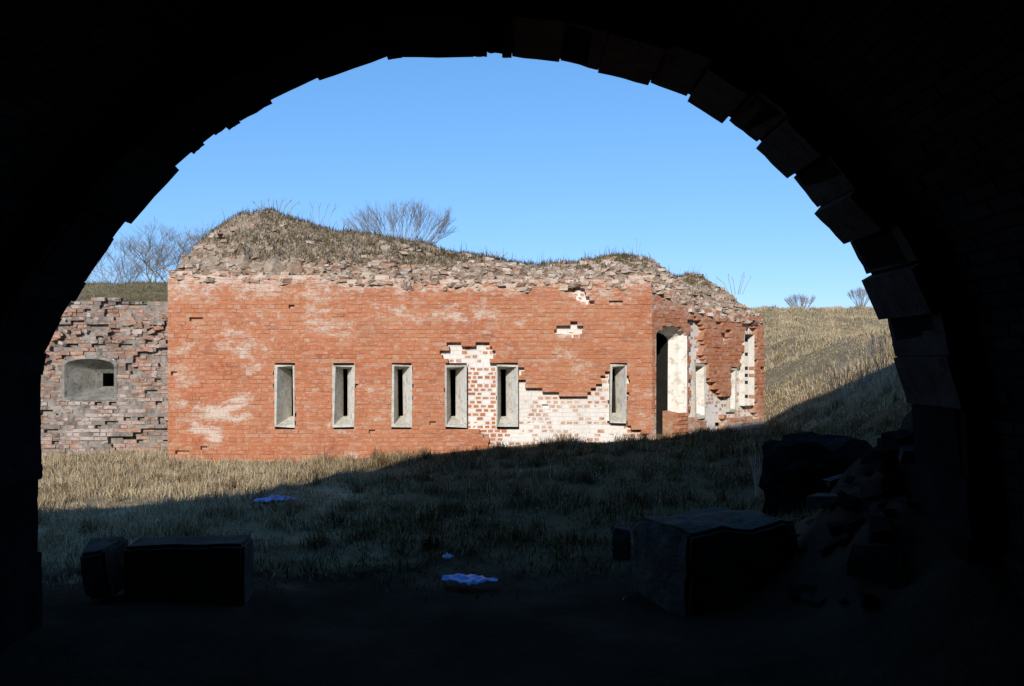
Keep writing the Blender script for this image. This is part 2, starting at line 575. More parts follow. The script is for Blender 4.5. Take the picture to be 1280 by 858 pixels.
# ------------------------------------------------------------------ the caponier (brick building across the yard)
CAP = empty('caponier', (-1.8, 14.0, 0.0))
tag(CAP, 'orange brick fort building with a row of loopholes and a crumbling grassy top', 'fort building')
FX, FY = 0.7218, 0.6921
C0 = Vector((-6.11, 14.0, -0.3)); C1 = Vector((2.487, 14.0, -0.3)); C2 = C1 + Vector((FX, FY, 0)) * 3.98
front = WallFace(C0, (1, 0, 0), C1.x - C0.x)
facet = WallFace(C1, C2 - C1, (C2 - C1).length)

skin_poly = [(556, 438), (562, 431), (568, 427), (590, 432), (600, 431), (606, 427), (613, 426), (617, 446), (620, 456), (640, 459), (655, 460),
             (656, 486), (676, 487), (690, 490), (703, 494), (716, 498), (728, 493), (742, 484), (752, 476), (758, 467), (765, 458), (772, 454), (786, 457),
             (786, 530), (815, 545), (815, 600), (640, 600), (615, 552), (590, 537), (584, 533), (584, 500), (556, 500)]
bites = [[(693, 415), (702, 408), (716, 404), (722, 404), (734, 413), (722, 424), (704, 422)], [(705, 362), (716, 352), (728, 362), (738, 374), (734, 382), (722, 378)]]
SHIELD = [(879, 392), (880, 430), (882, 452), (889, 474), (896, 488), (904, 498), (912, 497), (917, 482), (922, 466), (928, 448), (930, 420), (931, 392)]
NOTCH = [(900, 420), (908, 416), (913, 424), (906, 431)]



def nz(a, b_, s_, k=0): return mnoise.noise(Vector((a * s_, b_ * s_, 7.3 * k)))


def front_missing(u, z):
    x, y = front.px(u, z)
    return poly_in(skin_poly, x, y) or any(poly_in(q, x, y) for q in bites)


def facet_missing(u, z):
    x, y = facet.px(u, z)
    if poly_in(SHIELD, x, y): return poly_in(NOTCH, x, y)
    if 863 < x < 946 and y > 402 + 6 * nz(x, 1, .2, 3): return not (y > 522 + 5 * nz(x, 2, .1, 3) and (x < 884 or x > 905))
    return False


def blob(x, y, cx, cy, rx, ry):
    return max(0.0, 1 - ((x - cx) / rx) ** 2 - ((y - cy) / ry) ** 2)


def front_lime(u, z, gone):
    x, y = front.px(u, z)
    n = nz(x, y * 1.8, 1 / 26., 1)
    v = 0.33 + 0.19 * nz(x, y * 2.6, 1 / 34., 2) + 0.10 * n + 0.09 * max(0, min(1, (435 - y) / 40))
    # plaster still clinging in patches
    for cx, cy, rx, ry, s_ in ((262, 525, 32, 22, .75), (297, 512, 24, 18, .6), (268, 546, 14, 14, .6), (240, 535, 12, 12, .5), (300, 490, 20, 16, .40), (285, 430, 34, 26, .38), (318, 445, 24, 26, .36),
                               (225, 465, 24, 48, .30), (440, 572, 16, 9, .6), (478, 500, 32, 40, .25), (398, 500, 30, 40, .22), (425, 540, 26, 16, .28),
                               (700, 445, 28, 16, .3), (725, 462, 22, 24, .36), (610, 405, 60, 18, .22), (540, 390, 90, 16, .2), (390, 400, 60, 26, .2), (712, 413, 24, 10, .7), (800, 500, 18, 44, .32)):
        v += 0.72 * s_ * blob(x, y, cx, cy, rx, ry) ** 0.6 * (0.75 + 0.7 * n)
    v += 0.36 * max(0.0, min(1.0, (378 + 14 * nz(x, 3, 1 / 30.) - y) / 34))
    if gone:
        v = 0.58 + 0.20 * blob(x, y, 705, 525, 90, 75) + 0.12 * n + 0.14 * blob(x, y, 585, 445, 34, 22)
        v -= 0.30 * max(0, min(1, (650 - x) / 50)) * (1 if y > 462 else 0.25)
        v -= 0.22 * max(0, min(1, (x - 765) / 30)) * (1 if y > 500 else 0)
    return max(0.0, min(1.0, v))


def facet_lime(u, z, gone):
    x, y = facet.px(u, z)
    v = 0.36 + 0.22 * nz(x, y * 2, 1 / 20., 4)
    v += 0.22 * max(0.0, min(1.0, (408 - y) / 22))
    v += 0.35 * max(0.0, min(1.0, (y - 505) / 30))
    if gone: v = 0.70 + 0.18 * nz(x, y * 2, 1 / 16., 5)
    return max(0.0, min(1.0, v))


def front_top(u):
    x = front.px(u, 3.3)[0]
    y = np.interp(x, [205, 225, 260, 300, 400, 480, 560, 640, 720, 780, 820], [345, 338, 334, 338, 342, 344, 346, 348, 346, 346, 344])
    return EYE + (HOR - y) / F * 14.0 + 0.26 + 0.16 * nz(u * 2.2, 1, 1.0) + 0.13 * nz(u * 7, 1, 1.0)


def facet_top(u):
    Y = 14 + FY * u
    y = np.interp(u, [0, 1.1, 2.2, 4.0], [352, 372, 388, 396])
    return EYE + (HOR - y) / F * Y + 0.26 + 0.20 * nz(u * 4, 4, 1.0)


def front_tone(u, z, rr):
    x, y = front.px(u, z)
    return min(1, max(0, rr.gauss(0.55 + 0.16 * nz(x, y * 1.5, 1 / 60., 9), 0.18)))


def qz(z, fc):                                # snap to a bed joint
    return round(z / COURSE) * COURSE


loops = [(356, 460, 530, 22), (429.5, 461, 531, 23), (502, 461, 530, 22), (570, 459, 530, 23), (634, 460, 530, 24), (773, 458, 525, 18)]
openings, lp = [], []
for cx, y0, y1, wpx in loops:
    u, zt = front.at(cx, y0)
    _, zb = front.at(cx, y1)
    zt, zb = qz(zt, front), qz(zb, front)
    wd = wpx / F * 14.0 - 0.02
    lp.append((u, zb, zt, wd))
    rim = 0.033
    openings.append((u - wd / 2 - rim, u + wd / 2 + rim, zb - rim, zt + rim))
bricks, mort, mort_in = [], MB(), MB()
lay_wall(front, 0.0, front_top, openings, front_missing, front_lime, bricks, mort, mort_in, 0.003, 0.003, 0.003, front_tone, seed=3)
n_front = len(bricks)
# the facet turning away to the right
fo, fl = [], []
du0, dz1 = facet.at(820, 405); du1, _ = facet.at(859, 405)
dz0 = facet.at(840, 550)[1]
dz1 = qz(facet.at(842, 406)[1], facet)
D_U0, D_U1, D_Z0, D_Z1 = du0, du1, dz0, dz1
rise = 0.16
# the arched doorway: stepped list of openings under the curve
fo.append((D_U0, D_U1, D_Z0, D_Z1 - rise))
nst = max(1, int(round(rise / COURSE)))
for k in range(nst):
    f_ = (k + 0.6) / nst
    hw = (D_U1 - D_U0) / 2 * math.sqrt(max(0, 1 - f_ ** 2))
    uc = (D_U0 + D_U1) / 2
    fo.append((uc - hw, uc + hw, D_Z1 - rise + k * COURSE, D_Z1 - rise + (k + 1) * COURSE))
su, szt = facet.at(879, 460); _, szb = facet.at(879, 520)
szt, szb = qz(szt, facet), qz(szb, facet)
fo.append((su - 0.20, su + 0.20, szb - 0.05, szt + 0.05))
s2u, s2t = facet.at(919, 462); _, s2b = facet.at(919, 513)
s2t, s2b = qz(s2t, facet), qz(s2b, facet)
fo.append((s2u - 0.14, s2u + 0.14, s2b - 0.04, s2t + 0.04))
tu0, tzt = facet.at(931, 416); tu1, _ = facet.at(943, 416); _, tzb = facet.at(936, 506)
tzt, tzb = qz(tzt, facet), qz(tzb, facet)
fo.append((tu0, tu1, tzb, tzt))
fbricks = []
lay_wall(facet, 0.0, facet_top, fo, facet_missing, facet_lime, fbricks, mort, mort_in, 0.005, 0.005, 0.012, None, seed=5)
mort.build('mortar', M['mortar'], CAP, base=CAP.location)
mort_in.build('inner_mortar', M['pale_mortar'], CAP, base=CAP.location, kind='stuff')

# masonry core behind the skins, with the openings left free, and the hidden sides of the building
core = MB()


def core_face(fc, nback, ops, ztop):
    us = sorted({0.0, fc.L, *[min(max(o[i], 0), fc.L) for o in ops for i in (0, 1)]})
    zs = sorted({0.0, ztop, *[o[i] for o in ops for i in (2, 3)]})
    for i in range(len(us) - 1):
        for k in range(len(zs) - 1):
            a, b_, c, d = us[i], us[i + 1], zs[k], zs[k + 1]
            if b_ - a < 1e-4 or d - c < 1e-4: continue
            uc, zc = (a + b_) / 2, (c + d) / 2
            if any(o[0] < uc < o[1] and o[2] < zc < o[3] for o in ops): continue
            core.add([fc.p(a, nback, c), fc.p(b_, nback, c), fc.p(b_, nback, d), fc.p(a, nback, d)], [(0, 1, 2, 3)])


core_face(front, -0.24, openings, 3.5)
core_face(facet, -0.24, fo, 3.1)
B0, B1 = Vector((-6.1, 23.0, -0.3)), Vector((4.0, 23.0, -0.3))
for a, b_, h0, h1 in ((C2, B1, 3.0, 3.0), (B1, B0, 3.0, 3.3), (B0, C0, 3.3, 3.45)):
    core.add([a, b_, b_ + Vector((0, 0, h1)), a + Vector((0, 0, h0))], [(0, 1, 2, 3)])
core.build('masonry_core', M['mortar'], CAP, base=CAP.location)

for (u, zb, zt, wd), of_ in zip(lp, (0.05, -0.05, -0.08, -0.085, -0.075, -0.05)):
    loophole(front, u, zb, zt, wd, CAP, M['frame_stone'], off=of_)
loophole(facet, su, szb, szt, 0.29, CAP, M['frame_stone'], slit=0.12, rim=0.05, off=0.0, front=-.06)
loophole(facet, s2u, s2b, s2t, 0.20, CAP, M['frame_stone'], slit=0.11, rim=0.04, off=0.0, front=-.06)

# arched doorway: left reveal, vaulted head, splayed plastered right reveal on a raised sill, dark passage
dw = MB()
prof = []
for k in range(13):
    a = math.pi * k / 12
    uc, hw = (D_U0 + D_U1) / 2, (D_U1 - D_U0) / 2
    prof.append((uc + hw * math.cos(math.pi - a), D_Z1 - rise + rise * math.sin(a)))
outl = [(D_U0, D_Z0)] + prof + [(D_U1, D_Z0)]
inner = []
sp = 0.16
for (u, z) in outl:
    f_ = (u - D_U0) / (D_U1 - D_U0)
    inner.append((D_U0 + 0.02 + f_ * (D_U1 - D_U0) * (1 - sp), z - 0.10 * (1 if z > D_Z0 + .1 else 0)))
nseg = len(outl)
NS = 5
rows = []
for q in range(NS + 1):
    s_ = q / NS
    row = []
    for (a, b_) in zip(outl, inner):
        row.append(facet.p(a[0] + (b_[0] - a[0]) * s_ + random.uniform(-.01, .01), 0.0 - 0.34 * s_, a[1] + (b_[1] - a[1]) * s_))
    rows.append(row)
vs = [p for r_ in rows for p in r_]
fs = []
for q in range(NS):
    for k in range(nseg - 1):
        fs.append((q * nseg + k, (q + 1) * nseg + k, (q + 1) * nseg + k + 1, q * nseg + k + 1))
dw.add(vs, fs)
door = dw.build('doorway_reveal', M['plaster'], CAP, base=CAP.location)
pb = MB()
back = rows[-1]
deep = [p - facet.n * 1.8 + facet.u * (-0.5 if i < nseg / 2 else 0.35) for i, p in enumerate(back)]
pb.add(back + deep, [(k, nseg + k, nseg + k + 1, k + 1) for k in range(nseg - 1)] + [tuple(nseg + k for k in range(nseg))])
pb.build('passage', M['indoor_shade'], CAP, base=CAP.location)
sb = MB()
sz = facet.at(850, 516)[1]
a0 = D_U0 + 0.62
sb.add([facet.p(a0, 0.02, D_Z0 - .3), facet.p(D_U1 - .005, 0.02, D_Z0 - .3), facet.p(D_U1 - .005, 0.02, sz - 0.05), facet.p(a0 + .03, 0.0, sz - 0.03),
        facet.p(a0 + .05, -0.335, D_Z0 - .3), facet.p(D_U1 - .005, -0.335, D_Z0 - .3), facet.p(D_U1 - .005, -0.335, sz + .02), facet.p(a0 + .05, -0.335, sz + .02)], BOXF, 0.6, 0.75)
for v_ in range(len(sb.v)): sb.l[v_] = 0.5
sb.build('door_sill', M['mortar'], CAP, base=CAP.location)
z_ = D_Z0 - .25
kk = 0
while z_ + BH < sz + .02:
    u_ = a0 + .01 * kk % 3 - (0.06 if kk % 2 else 0)
    while u_ < D_U1 - .02:
        l_ = BW if kk % 2 else BL
        c_, d_ = max(u_, a0 - .02), min(u_ + l_, D_U1 - .008)
        if d_ - c_ > .03: fbricks.append((brick_pts(facet, c_, d_, z_, z_ + BH, .035 + random.gauss(0, .006), .1, .005), random.gauss(.6, .15), [random.uniform(.35, .6)] * 8, .01))
        u_ += l_ + JT
    z_ += COURSE
    kk += 1

# tall broken window at the far end
tw = MB()
o_ = [(tu0, tzb), (tu0, tzt), (tu1, tzt), (tu1, tzb)]
r0 = [facet.p(u, 0.0, z) for u, z in o_]
r1 = [facet.p(u, -0.15, z) for u, z in o_]
tw.add(r0 + r1, [(k, 4 + k, 4 + (k + 1) % 4, (k + 1) % 4) for k in range(4)])
tw.build('window_reveal', M['plaster'], CAP, base=CAP.location)
tb = MB()
r2 = [p - facet.n * 1.2 for p in r1]
tb.add(r1 + r2, [(k, 4 + k, 4 + (k + 1) % 4, (k + 1) % 4) for k in range(4)] + [(4, 5, 6, 7)])
tb.build('window_chamber', M['indoor_shade'], CAP, base=CAP.location)

# crumbling crown: a rough slope of broken masonry from the wall head back to a ridge
SIL = [(196, 352), (212, 349), (228, 330), (250, 308), (272, 284), (292, 272), (320, 265), (338, 262), (360, 270), (385, 279), (400, 285), (430, 288), (470, 296), (520, 303), (570, 315), (600, 319),
       (640, 329), (680, 332), (720, 329), (760, 322), (792, 319), (812, 327), (822, 335), (845, 347), (868, 345), (890, 344), (905, 353), (925, 361), (940, 370), (950, 380), (957, 392)]


def inward(s_):
    n0, n1 = Vector((0, 1, 0)), Vector((-FY, FX, 0))
    f_ = min(1, max(0, (s_ - front.L + 1.4) / 2.8))
    return (n0.lerp(n1, f_)).normalized()


def crown_base(s_):
    if s_ < front.L: return front.p(s_, -0.04, 0), front_top(s_)
    u = s_ - front.L
    return facet.p(min(u, facet.L), -0.04, 0), facet_top(min(u, facet.L))


LTOT = front.L + facet.L
RD = 1.5                                     # the ridge stands this far behind the wall face


def crown_pt(s_, t_):
    b_, zt = crown_base(s_)
    p = b_ + inward(s_) * t_
    zf = b_.z + zt - 0.09
    q = b_ + inward(s_) * RD
    x = 640 + F * q.x / q.y
    y = np.interp(x, [a for a, _ in SIL], [c for _, c in SIL])
    zr = EYE + (HOR - y) / F * q.y
    f_ = min(1.0, t_ / RD)
    e = f_ ** 0.85
    z = zf + (zr - zf) * e
    if t_ > RD: z -= 0.10 * (t_ - RD)
    amp = 0.11 * min(1, t_ / 0.3) * (1 if t_ < RD else 0.5)
    z += amp * (fbm(p.x * 1.9, p.y * 1.9, 3.1) * 0.9 + 0.45 * mnoise.noise(Vector((p.x * 7, p.y * 7, 1))))
    p.z = z
    return p


cm = MB()
ns, ts = 230, [0, .06, .12, .19, .26, .34, .42, .5, .58, .66, .75, .84, .93, 1.02, 1.12, 1.22, 1.32, 1.42, 1.5, 1.6, 1.75, 2.0, 2.4, 3.0, 4.0, 5.5]
vs = []
for i in range(ns + 1):
    s_ = LTOT * i / ns
    for t_ in ts: vs.append(crown_pt(s_, t_))
nt_ = len(ts)
cm.add(vs, [(i * nt_ + k, (i + 1) * nt_ + k, (i + 1) * nt_ + k + 1, i * nt_ + k + 1) for i in range(ns) for k in range(nt_ - 1)])
cm.build('crumbled_crown', M['rubble'], CAP, base=CAP.location)
# left end of the crown closed off down to the side wall
ce = MB()
pts = [crown_pt(0, t_) for t_ in ts]
ce.add(pts + [Vector((p.x, p.y, 2.6)) for p in pts], [(k, k + 1, nt_ + k + 1, nt_ + k) for k in range(nt_ - 1)])
ce.build('crown_end', M['rubble'], CAP, base=CAP.location)
ce = MB()
pts = [crown_pt(LTOT, t_) for t_ in ts]
ce.add(pts + [Vector((p.x, p.y, 2.2)) for p in pts], [(k + 1, k, nt_ + k, nt_ + k + 1) for k in range(nt_ - 1)])
ce.build('crown_end', M['rubble'], CAP, base=CAP.location)

# broken bricks and mortar lumps bedded in the crown
rr = random.Random(11)
cbricks = []
for i in range(6500):
    s_ = rr.uniform(0.05, LTOT - 0.05)
    t_ = rr.random() ** 1.6 * 1.47 - .02
    p = crown_pt(s_, t_)
    x = 640 + F * p.x / p.y
    y = HOR - F * (p.z - EYE) / p.y
    grassy = (275 < x < 570 and y < 318 + (x - 300) * 0.03 + 14 * nz(x, y, 1 / 25., 3))
    if grassy and rr.random() < 0.9: continue
    if nz(s_ * 1.1, t_ * 2.2, 1.0, 12) < -0.18 and rr.random() < .8: continue
    du = Vector((1, 0, 0)) if s_ < front.L else facet.u
    ang = rr.gauss(0, 0.9)
    ax0 = (du * math.cos(ang) + inward(s_) * math.sin(ang)).normalized()
    ax1 = Vector((-ax0.y, ax0.x, 0))
    tl = rr.gauss(0, 0.5)
    ax2 = (Vector((0, 0, 1)) + ax0 * tl + ax1 * rr.gauss(0, .5)).normalized()
    q_ = rr.random() ** 2.6
    hs = (0.016 + .066 * q_, 0.02 + .05 * q_, 0.013 + .027 * q_)
    c = p + Vector((0, 0, rr.uniform(-0.025, 0.012))) + ax1 * rr.uniform(-.01, .03)
    pts = box_pts(c, (ax0, ax1, ax2), hs, 0.006 + .012 * q_)
    lm = min(1, max(0, rr.gauss(0.52 + .1 * (x > 600), 0.2)))
    cbricks.append((pts, min(1, max(0, rr.gauss(0.5, 0.3))), [lm] * 8, hs[0] * hs[2] * 4))


def vis_front(c, A):
    x, y = 640 + F * c.x / c.y, HOR - F * (c.z - EYE) / c.y
    if y > 560 or not (212 < x < 812): return 0
    return A / (c.length ** 2)


allb = bricks


def vis_all(c, A):
    x, y = 640 + F * c.x / c.y, HOR - F * (c.z - EYE) / c.y
    if y > 548 or not (212 < x < 950): return 0
    k = 1.0 if c.y < 14.4 or c.x < 2.4 else 0.55
    return A * k / (c.length ** 2)


emit_bricks(bricks, CAP, M['brick'], vis_front, 210)
emit_bricks(cbricks, CAP, M['crown_brick'], vis_all, 90, 'crown_rubble')
fr = MB()
for (pts, tn, lm, A) in fbricks: fr.add(pts, BF, tn, lm)
fr.build('facet_brickwork', M['brick'], CAP, base=CAP.location, kind='stuff')

# ------------------------------------------------------------------ rough flank wall on the left
FLK = empty('flank_wall', (-8.5, 15.1, 0.0))
tag(FLK, 'rough eroded brick wall at the left with one arched grey gun port', 'wall')
L0, L1 = Vector((-11.5, 14.75, -0.3)), Vector((-6.13, 15.25, -0.3))
flank = WallFace(L0, L1 - L0, (L1 - L0).length)
gu0, gzt = flank.at(81, 449); gu1, gzb = flank.at(143, 497)
gzt, gzb = qz(gzt, flank), qz(gzb, flank)


def flank_top(u):
    return EYE + (HOR - 375) / F * 15.0 + 0.3 + 0.10 * nz(u * 2.3, 1, 1.0, 2) + 0.08 * nz(u * 9, 1, 1.0, 2)


def flank_lime(u, z, gone):
    v = 0.56 + 0.34 * nz(u, z * .5, 2.2, 6) + 0.16 * nz(u, z, 6.0, 7)
    v += 0.10 * max(0, 1 - abs(z - 1.0))
    return max(0, min(1, v))


def flank_missing(u, z):
    return (nz(u, z * 1.6, 1.5, 8) > (0.20 if z > 2.1 else 0.42)) and not (gu0 - .25 < u < gu1 + .25 and gzb - .2 < z < gzt + .2)


lb, lm1, lm2 = [], MB(), MB()
lay_wall(flank, 0.0, flank_top, [(gu0, gu1, gzb, gzt)], flank_missing, flank_lime, lb, lm1, lm2, 0.010, 0.011, 0.05,
         lambda u, z, r_: min(1, max(0, r_.gauss(0.48 + 0.2 * nz(u, z, 2.0, 3) - 0.12 * max(0, min(1, (z - 1.9) / .5)), 0.27))), seed=9, skin=0.09, pit=False)
lm1.build('mortar', M['dull_mortar'], FLK, base=FLK.location)
lm2.build('inner_mortar', M['dull_mortar'], FLK, base=FLK.location, kind='stuff')


fl_ = MB()
rr = random.Random(21)
for i in range(420):
    u, z = rr.uniform(0, flank.L), 3.0 * rr.random() ** .7
    if gu0 - .12 < u < gu1 + .12 and gzb - .1 < z < gzt + .12: continue
    if z > flank_top(u) - .02 or z < 1.75 or nz(u, z * 1.4, 1.2, 17) < -.2: continue
    q_ = rr.random() ** 1.4
    a_, b_ = rr.gauss(0, .35), rr.gauss(0, .3)
    ax0 = (flank.u + flank.n * a_ + flank.z * b_).normalized(); ax2 = ax0.cross(flank.n).normalized(); ax1 = ax2.cross(ax0)
    fl_.add(box_pts(flank.p(u, rr.uniform(-.04, .012), z), (ax0, ax1, ax2), (.03 + .07 * q_, .04, .02 + .025 * q_), .012), BOXF, min(1, max(0, rr.gauss(.55, .3))), min(1, max(0, rr.gauss(.55, .22))))
fl_.build('rubble_facing', M['dull_brick'], FLK, base=FLK.location, kind='stuff')


def vis_l(c, A):
    x, y = 640 + F * c.x / c.y, HOR - F * (c.z - EYE) / c.y
    return A if 55 < x < 205 and y < 568 else 0


emit_bricks(lb, FLK, M['dull_brick'], vis_l)
fb = MB()
us = [0, gu0, gu1, flank.L]; zs = [0, gzb, gzt, 3.1]
for i in range(3):
    for k in range(3):
        if i == 1 and k == 1: continue
        fb.add([flank.p(us[i], -.2, zs[k]), flank.p(us[i + 1], -.2, zs[k]), flank.p(us[i + 1], -.2, zs[k + 1]), flank.p(us[i], -.2, zs[k + 1])], [(0, 1, 2, 3)])
fb.build('masonry_core', M['dull_mortar'], FLK, base=FLK.location)
# gun port: arched splayed reveal closing on a small square hole at its right
gp = MB()
uc, hw = (gu0 + gu1) / 2, (gu1 - gu0) / 2
gr = 0.13
out_ = [(gu0, gzb)] + [(uc - hw * math.cos(math.pi * k / 10), gzt - gr + gr * math.sin(math.pi * k / 10)) for k in range(11)] + [(gu1, gzb)]
hx0, hzt = flank.at(116, 466); hx1, hzb = flank.at(136, 485)
hc, hz_ = (hx0 + hx1) / 2 - 0.02, (hzt + hzb) / 2
inn = []
for (u, z) in out_:
    inn.append((hc + (0.13 if u > uc else -0.13), hz_ + (0.13 if z > (gzb + gzt) / 2 else -0.13)))
rows = [[flank.p(u, .02, z) for u, z in out_], [flank.p(u + (i_[0] - u) * .25, -.12, z + (i_[1] - z) * .25) for (u, z), i_ in zip(out_, inn)],
        [flank.p(u + (i_[0] - u) * .78, -.38, z + (i_[1] - z) * .72) for (u, z), i_ in zip(out_, inn)], [flank.p(*(i_[0], -.46, i_[1])) for i_ in inn]]
n_ = len(out_)
gp.add([p for r_ in rows for p in r_], [(q * n_ + k, (q + 1) * n_ + k, (q + 1) * n_ + (k + 1) % n_, q * n_ + (k + 1) % n_) for q in range(3) for k in range(n_)])
# plaster band round the port, butting the bricks
band = [flank.p(u + (0.05 if u > uc else -0.05), .015, z + (0.04 if z > gzb + .1 else -0.05)) for u, z in out_]
gp.add(rows[0] + band, [(k, n_ + k, n_ + (k + 1) % n_, (k + 1) % n_) for k in range(n_)])
gp.build('gun_port', M['grey_plaster'], FLK, base=FLK.location)
gh = MB()
h0 = [flank.p(hc - .13, -.46, hz_ - .13), flank.p(hc + .13, -.46, hz_ - .13), flank.p(hc + .13, -.46, hz_ + .13), flank.p(hc - .13, -.46, hz_ + .13)]
h1 = [p - flank.n * 1.2 for p in h0]
gh.add(h0 + h1, [(k, (k + 1) % 4, 4 + (k + 1) % 4, 4 + k) for k in range(4)] + [(4, 5, 6, 7)])
gh.build('port_hole', M['indoor_shade'], FLK, base=FLK.location)

# earth banked behind the flank wall and behind the caponier


def bank_z(X, Y):
    z = 2.84 + 0.63 * sstep(15.0, 17.2, Y - 0.093 * (X + 6.1)) + 0.07 * wob(X, Y, 1.9, 5) + 0.04 * wob(X, Y, .7, 6) - 0.0 * X
    return z


eb = grid('earth_bank', spaced([(-11.5, -6.12, 60)]), spaced([(0.06, 4, 50), (4, 45, 20)]), lambda X, Y: 0 * X, M['turf'], 'structure')
for v in eb.data.vertices:
    v.co.y += flank.O.y + 0.093 * (v.co.x + 11.5)
    v.co.z = float(bank_z(v.co.x, v.co.y)) - (0.05 if v.co.y < 15.0 else 0)


def back_z(X, Y):
    return 3.6 * sstep(22.5, 25, Y) * (1 - sstep(1, 9, X)) - 0.3 + 0.1 * wob(X, Y, 3, 7)


grid('back_bank', spaced([(-6.11, 10, 40)]), spaced([(22.0, 34, 30)]), back_z, M['turf'], 'structure')

# ------------------------------------------------------------------ the vaulted passage the camera stands in
YF, YB = 5.0, 4.45
ARCH = [(50, 800), (50, 690), (50, 560), (50, 480), (53, 452), (58, 435), (68, 415), (80, 396), (105, 355), (127, 322), (150, 290), (175, 259), (200, 230), (222, 209), (245, 189), (272, 168), (300, 149),
        (322, 137), (345, 125), (372, 112), (400, 99), (430, 86), (460, 75), (486, 69), (510, 66), (560, 66), (600, 67), (640, 69), (700, 76), (750, 87), (815, 103), (858, 119), (912, 149), (948, 177), (994, 221), (1024, 258), (1064, 303),
        (1086, 342), (1110, 397), (1122, 445), (1138, 505), (1146, 580), (1150, 700), (1150, 800)]
AX = [((x - 640) / F * YF, EYE + (HOR - y) / F * YF) for x, y in ARCH]

# parapet line of the mass above, set from where its shadow edge falls in the yard
shadow_px = [(-200, 650, 9.0, 0), (40, 643, None, 0.0), (120, 634, None, 0.0), (170, 635, None, 0), (240, 626, None, 0), (310, 617, None, 0), (340, 614, None, 0), (385, 605, None, 0), (425, 601, None, 0.0),
             (455, 593, None, .05), (490, 571, 13.98, None), (560, 567, 13.98, None), (640, 562, 13.98, None), (730, 560, 13.98, None), (815, 551, 13.98, None), (860, 541, 14.7, None), (955, 524, 16.7, None), (1000, 517, 17.3, None), (1060, 494, 16.6, None), (1120, 470, 16.2, None)]
par = []
for x, y, d, z in shadow_px:
    if d is None: d = F * (EYE - z) / (y - HOR)
    q = P(x, y, d)
    T = (q.y - YF) / ca
    par.append((q.x - T * sa, q.z + T * math.tan(R(SUN_EL))))
par.sort()
px_, pz_ = [a for a, _ in par], [b_ for _, b_ in par]


def parapet(x):
    return float(np.interp(x, px_, pz_)) + 0.05 * nz(x * 2.1, 1, 1.0, 3) + 0.03 * nz(x * 8, 2, 1.0)


CAS = empty('vaulted_passage', (0, 5.0, 0.0))
tag(CAS, 'dark sooty brick vault framing the view, with toothed cut stones round its right edge', 'archway')
# facade wall with the arch opening
fw = MB()
left_pts = AX
xs = sorted(set([-16, -12, -9.5] + list(np.arange(-8, 8.01, 0.25)) + [10, 13, 18] + [AX[0][0] - .1, AX[-1][0] + .1]))


def arch_top(x):
    best = None
    for (x0, z0), (x1, z1) in zip(AX[:-1], AX[1:]):
        if min(x0, x1) <= x <= max(x0, x1) and abs(x1 - x0) > 1e-6:
            zz = z0 + (z1 - z0) * (x - x0) / (x1 - x0)
            best = zz if best is None else max(best, zz)
    return best


for a, b_ in zip(xs[:-1], xs[1:]):
    def low(x):
        t_ = arch_top(x) if AX[0][0] - .09 < x < AX[-1][0] + .09 else None
        return (t_ + 0.28) if t_ is not None else (-1.2 if (x < AX[0][0] or x > AX[-1][0]) else -1.2)
    if a >= AX[0][0] - .11 and b_ <= AX[-1][0] + .11:
        la, lb_ = (low(a) if arch_top(a) else low(a + .12)), (low(b_) if arch_top(b_) else low(b_ - .12))
    else:
        la = lb_ = -1.2
    for Y, fl in ((YF - 0.03, False), (YB - .02, True)):
        q = [Vector((a, Y, la)), Vector((b_, Y, lb_)), Vector((b_, Y, parapet(b_))), Vector((a, Y, parapet(a)))]
        fw.add(q, [(3, 2, 1, 0) if not fl else (0, 1, 2, 3)])
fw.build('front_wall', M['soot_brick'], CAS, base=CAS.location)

# earth on top of the passage, running back over the camera
em = MB()
ys = [YF - .03, 4, 2, 0, -3, -7, -12, -20]
ex = sorted(set([-30, -22] + xs + [24, 32]))
for a, b_ in zip(ex[:-1], ex[1:]):
    for c, d in zip(ys[:-1], ys[1:]):
        em.add([Vector((a, c, parapet(a) - .02 * (YF - c))), Vector((b_, c, parapet(b_) - .02 * (YF - c))), Vector((b_, d, parapet(b_) - .02 * (YF - d))), Vector((a, d, parapet(a) - .02 * (YF - d)))], [(3, 2, 1, 0)])
eo = em.build('earth_cover', M['turf'])
tag(eo, kind='structure')


def arch_normal(i):
    x0, z0 = AX[max(0, i - 1)]; x1, z1 = AX[min(len(AX) - 1, i + 1)]
    d = Vector((x1 - x0, 0, z1 - z0)).normalized()
    return Vector((-d.z, 0, d.x))            # outward (left when walking left foot to right foot)


# ring stones: cut blocks with alternate ones standing proud on the right, thin brick on the left
cum = [0.0]
for (x0, z0), (x1, z1) in zip(AX[:-1], AX[1:]): cum.append(cum[-1] + math.hypot(x1 - x0, z1 - z0))


def arc(s_):
    x = float(np.interp(s_, cum, [a for a, _ in AX])); z = float(np.interp(s_, cum, [c for _, c in AX]))
    e = 0.12
    xa, za = float(np.interp(s_ - e, cum, [a for a, _ in AX])), float(np.interp(s_ - e, cum, [c for _, c in AX]))
    xb, zb_ = float(np.interp(s_ + e, cum, [a for a, _ in AX])), float(np.interp(s_ + e, cum, [c for _, c in AX]))
    d = Vector((xb - xa, 0, zb_ - za)).normalized()
    return Vector((x, 0, z)), Vector((-d.z, 0, d.x))


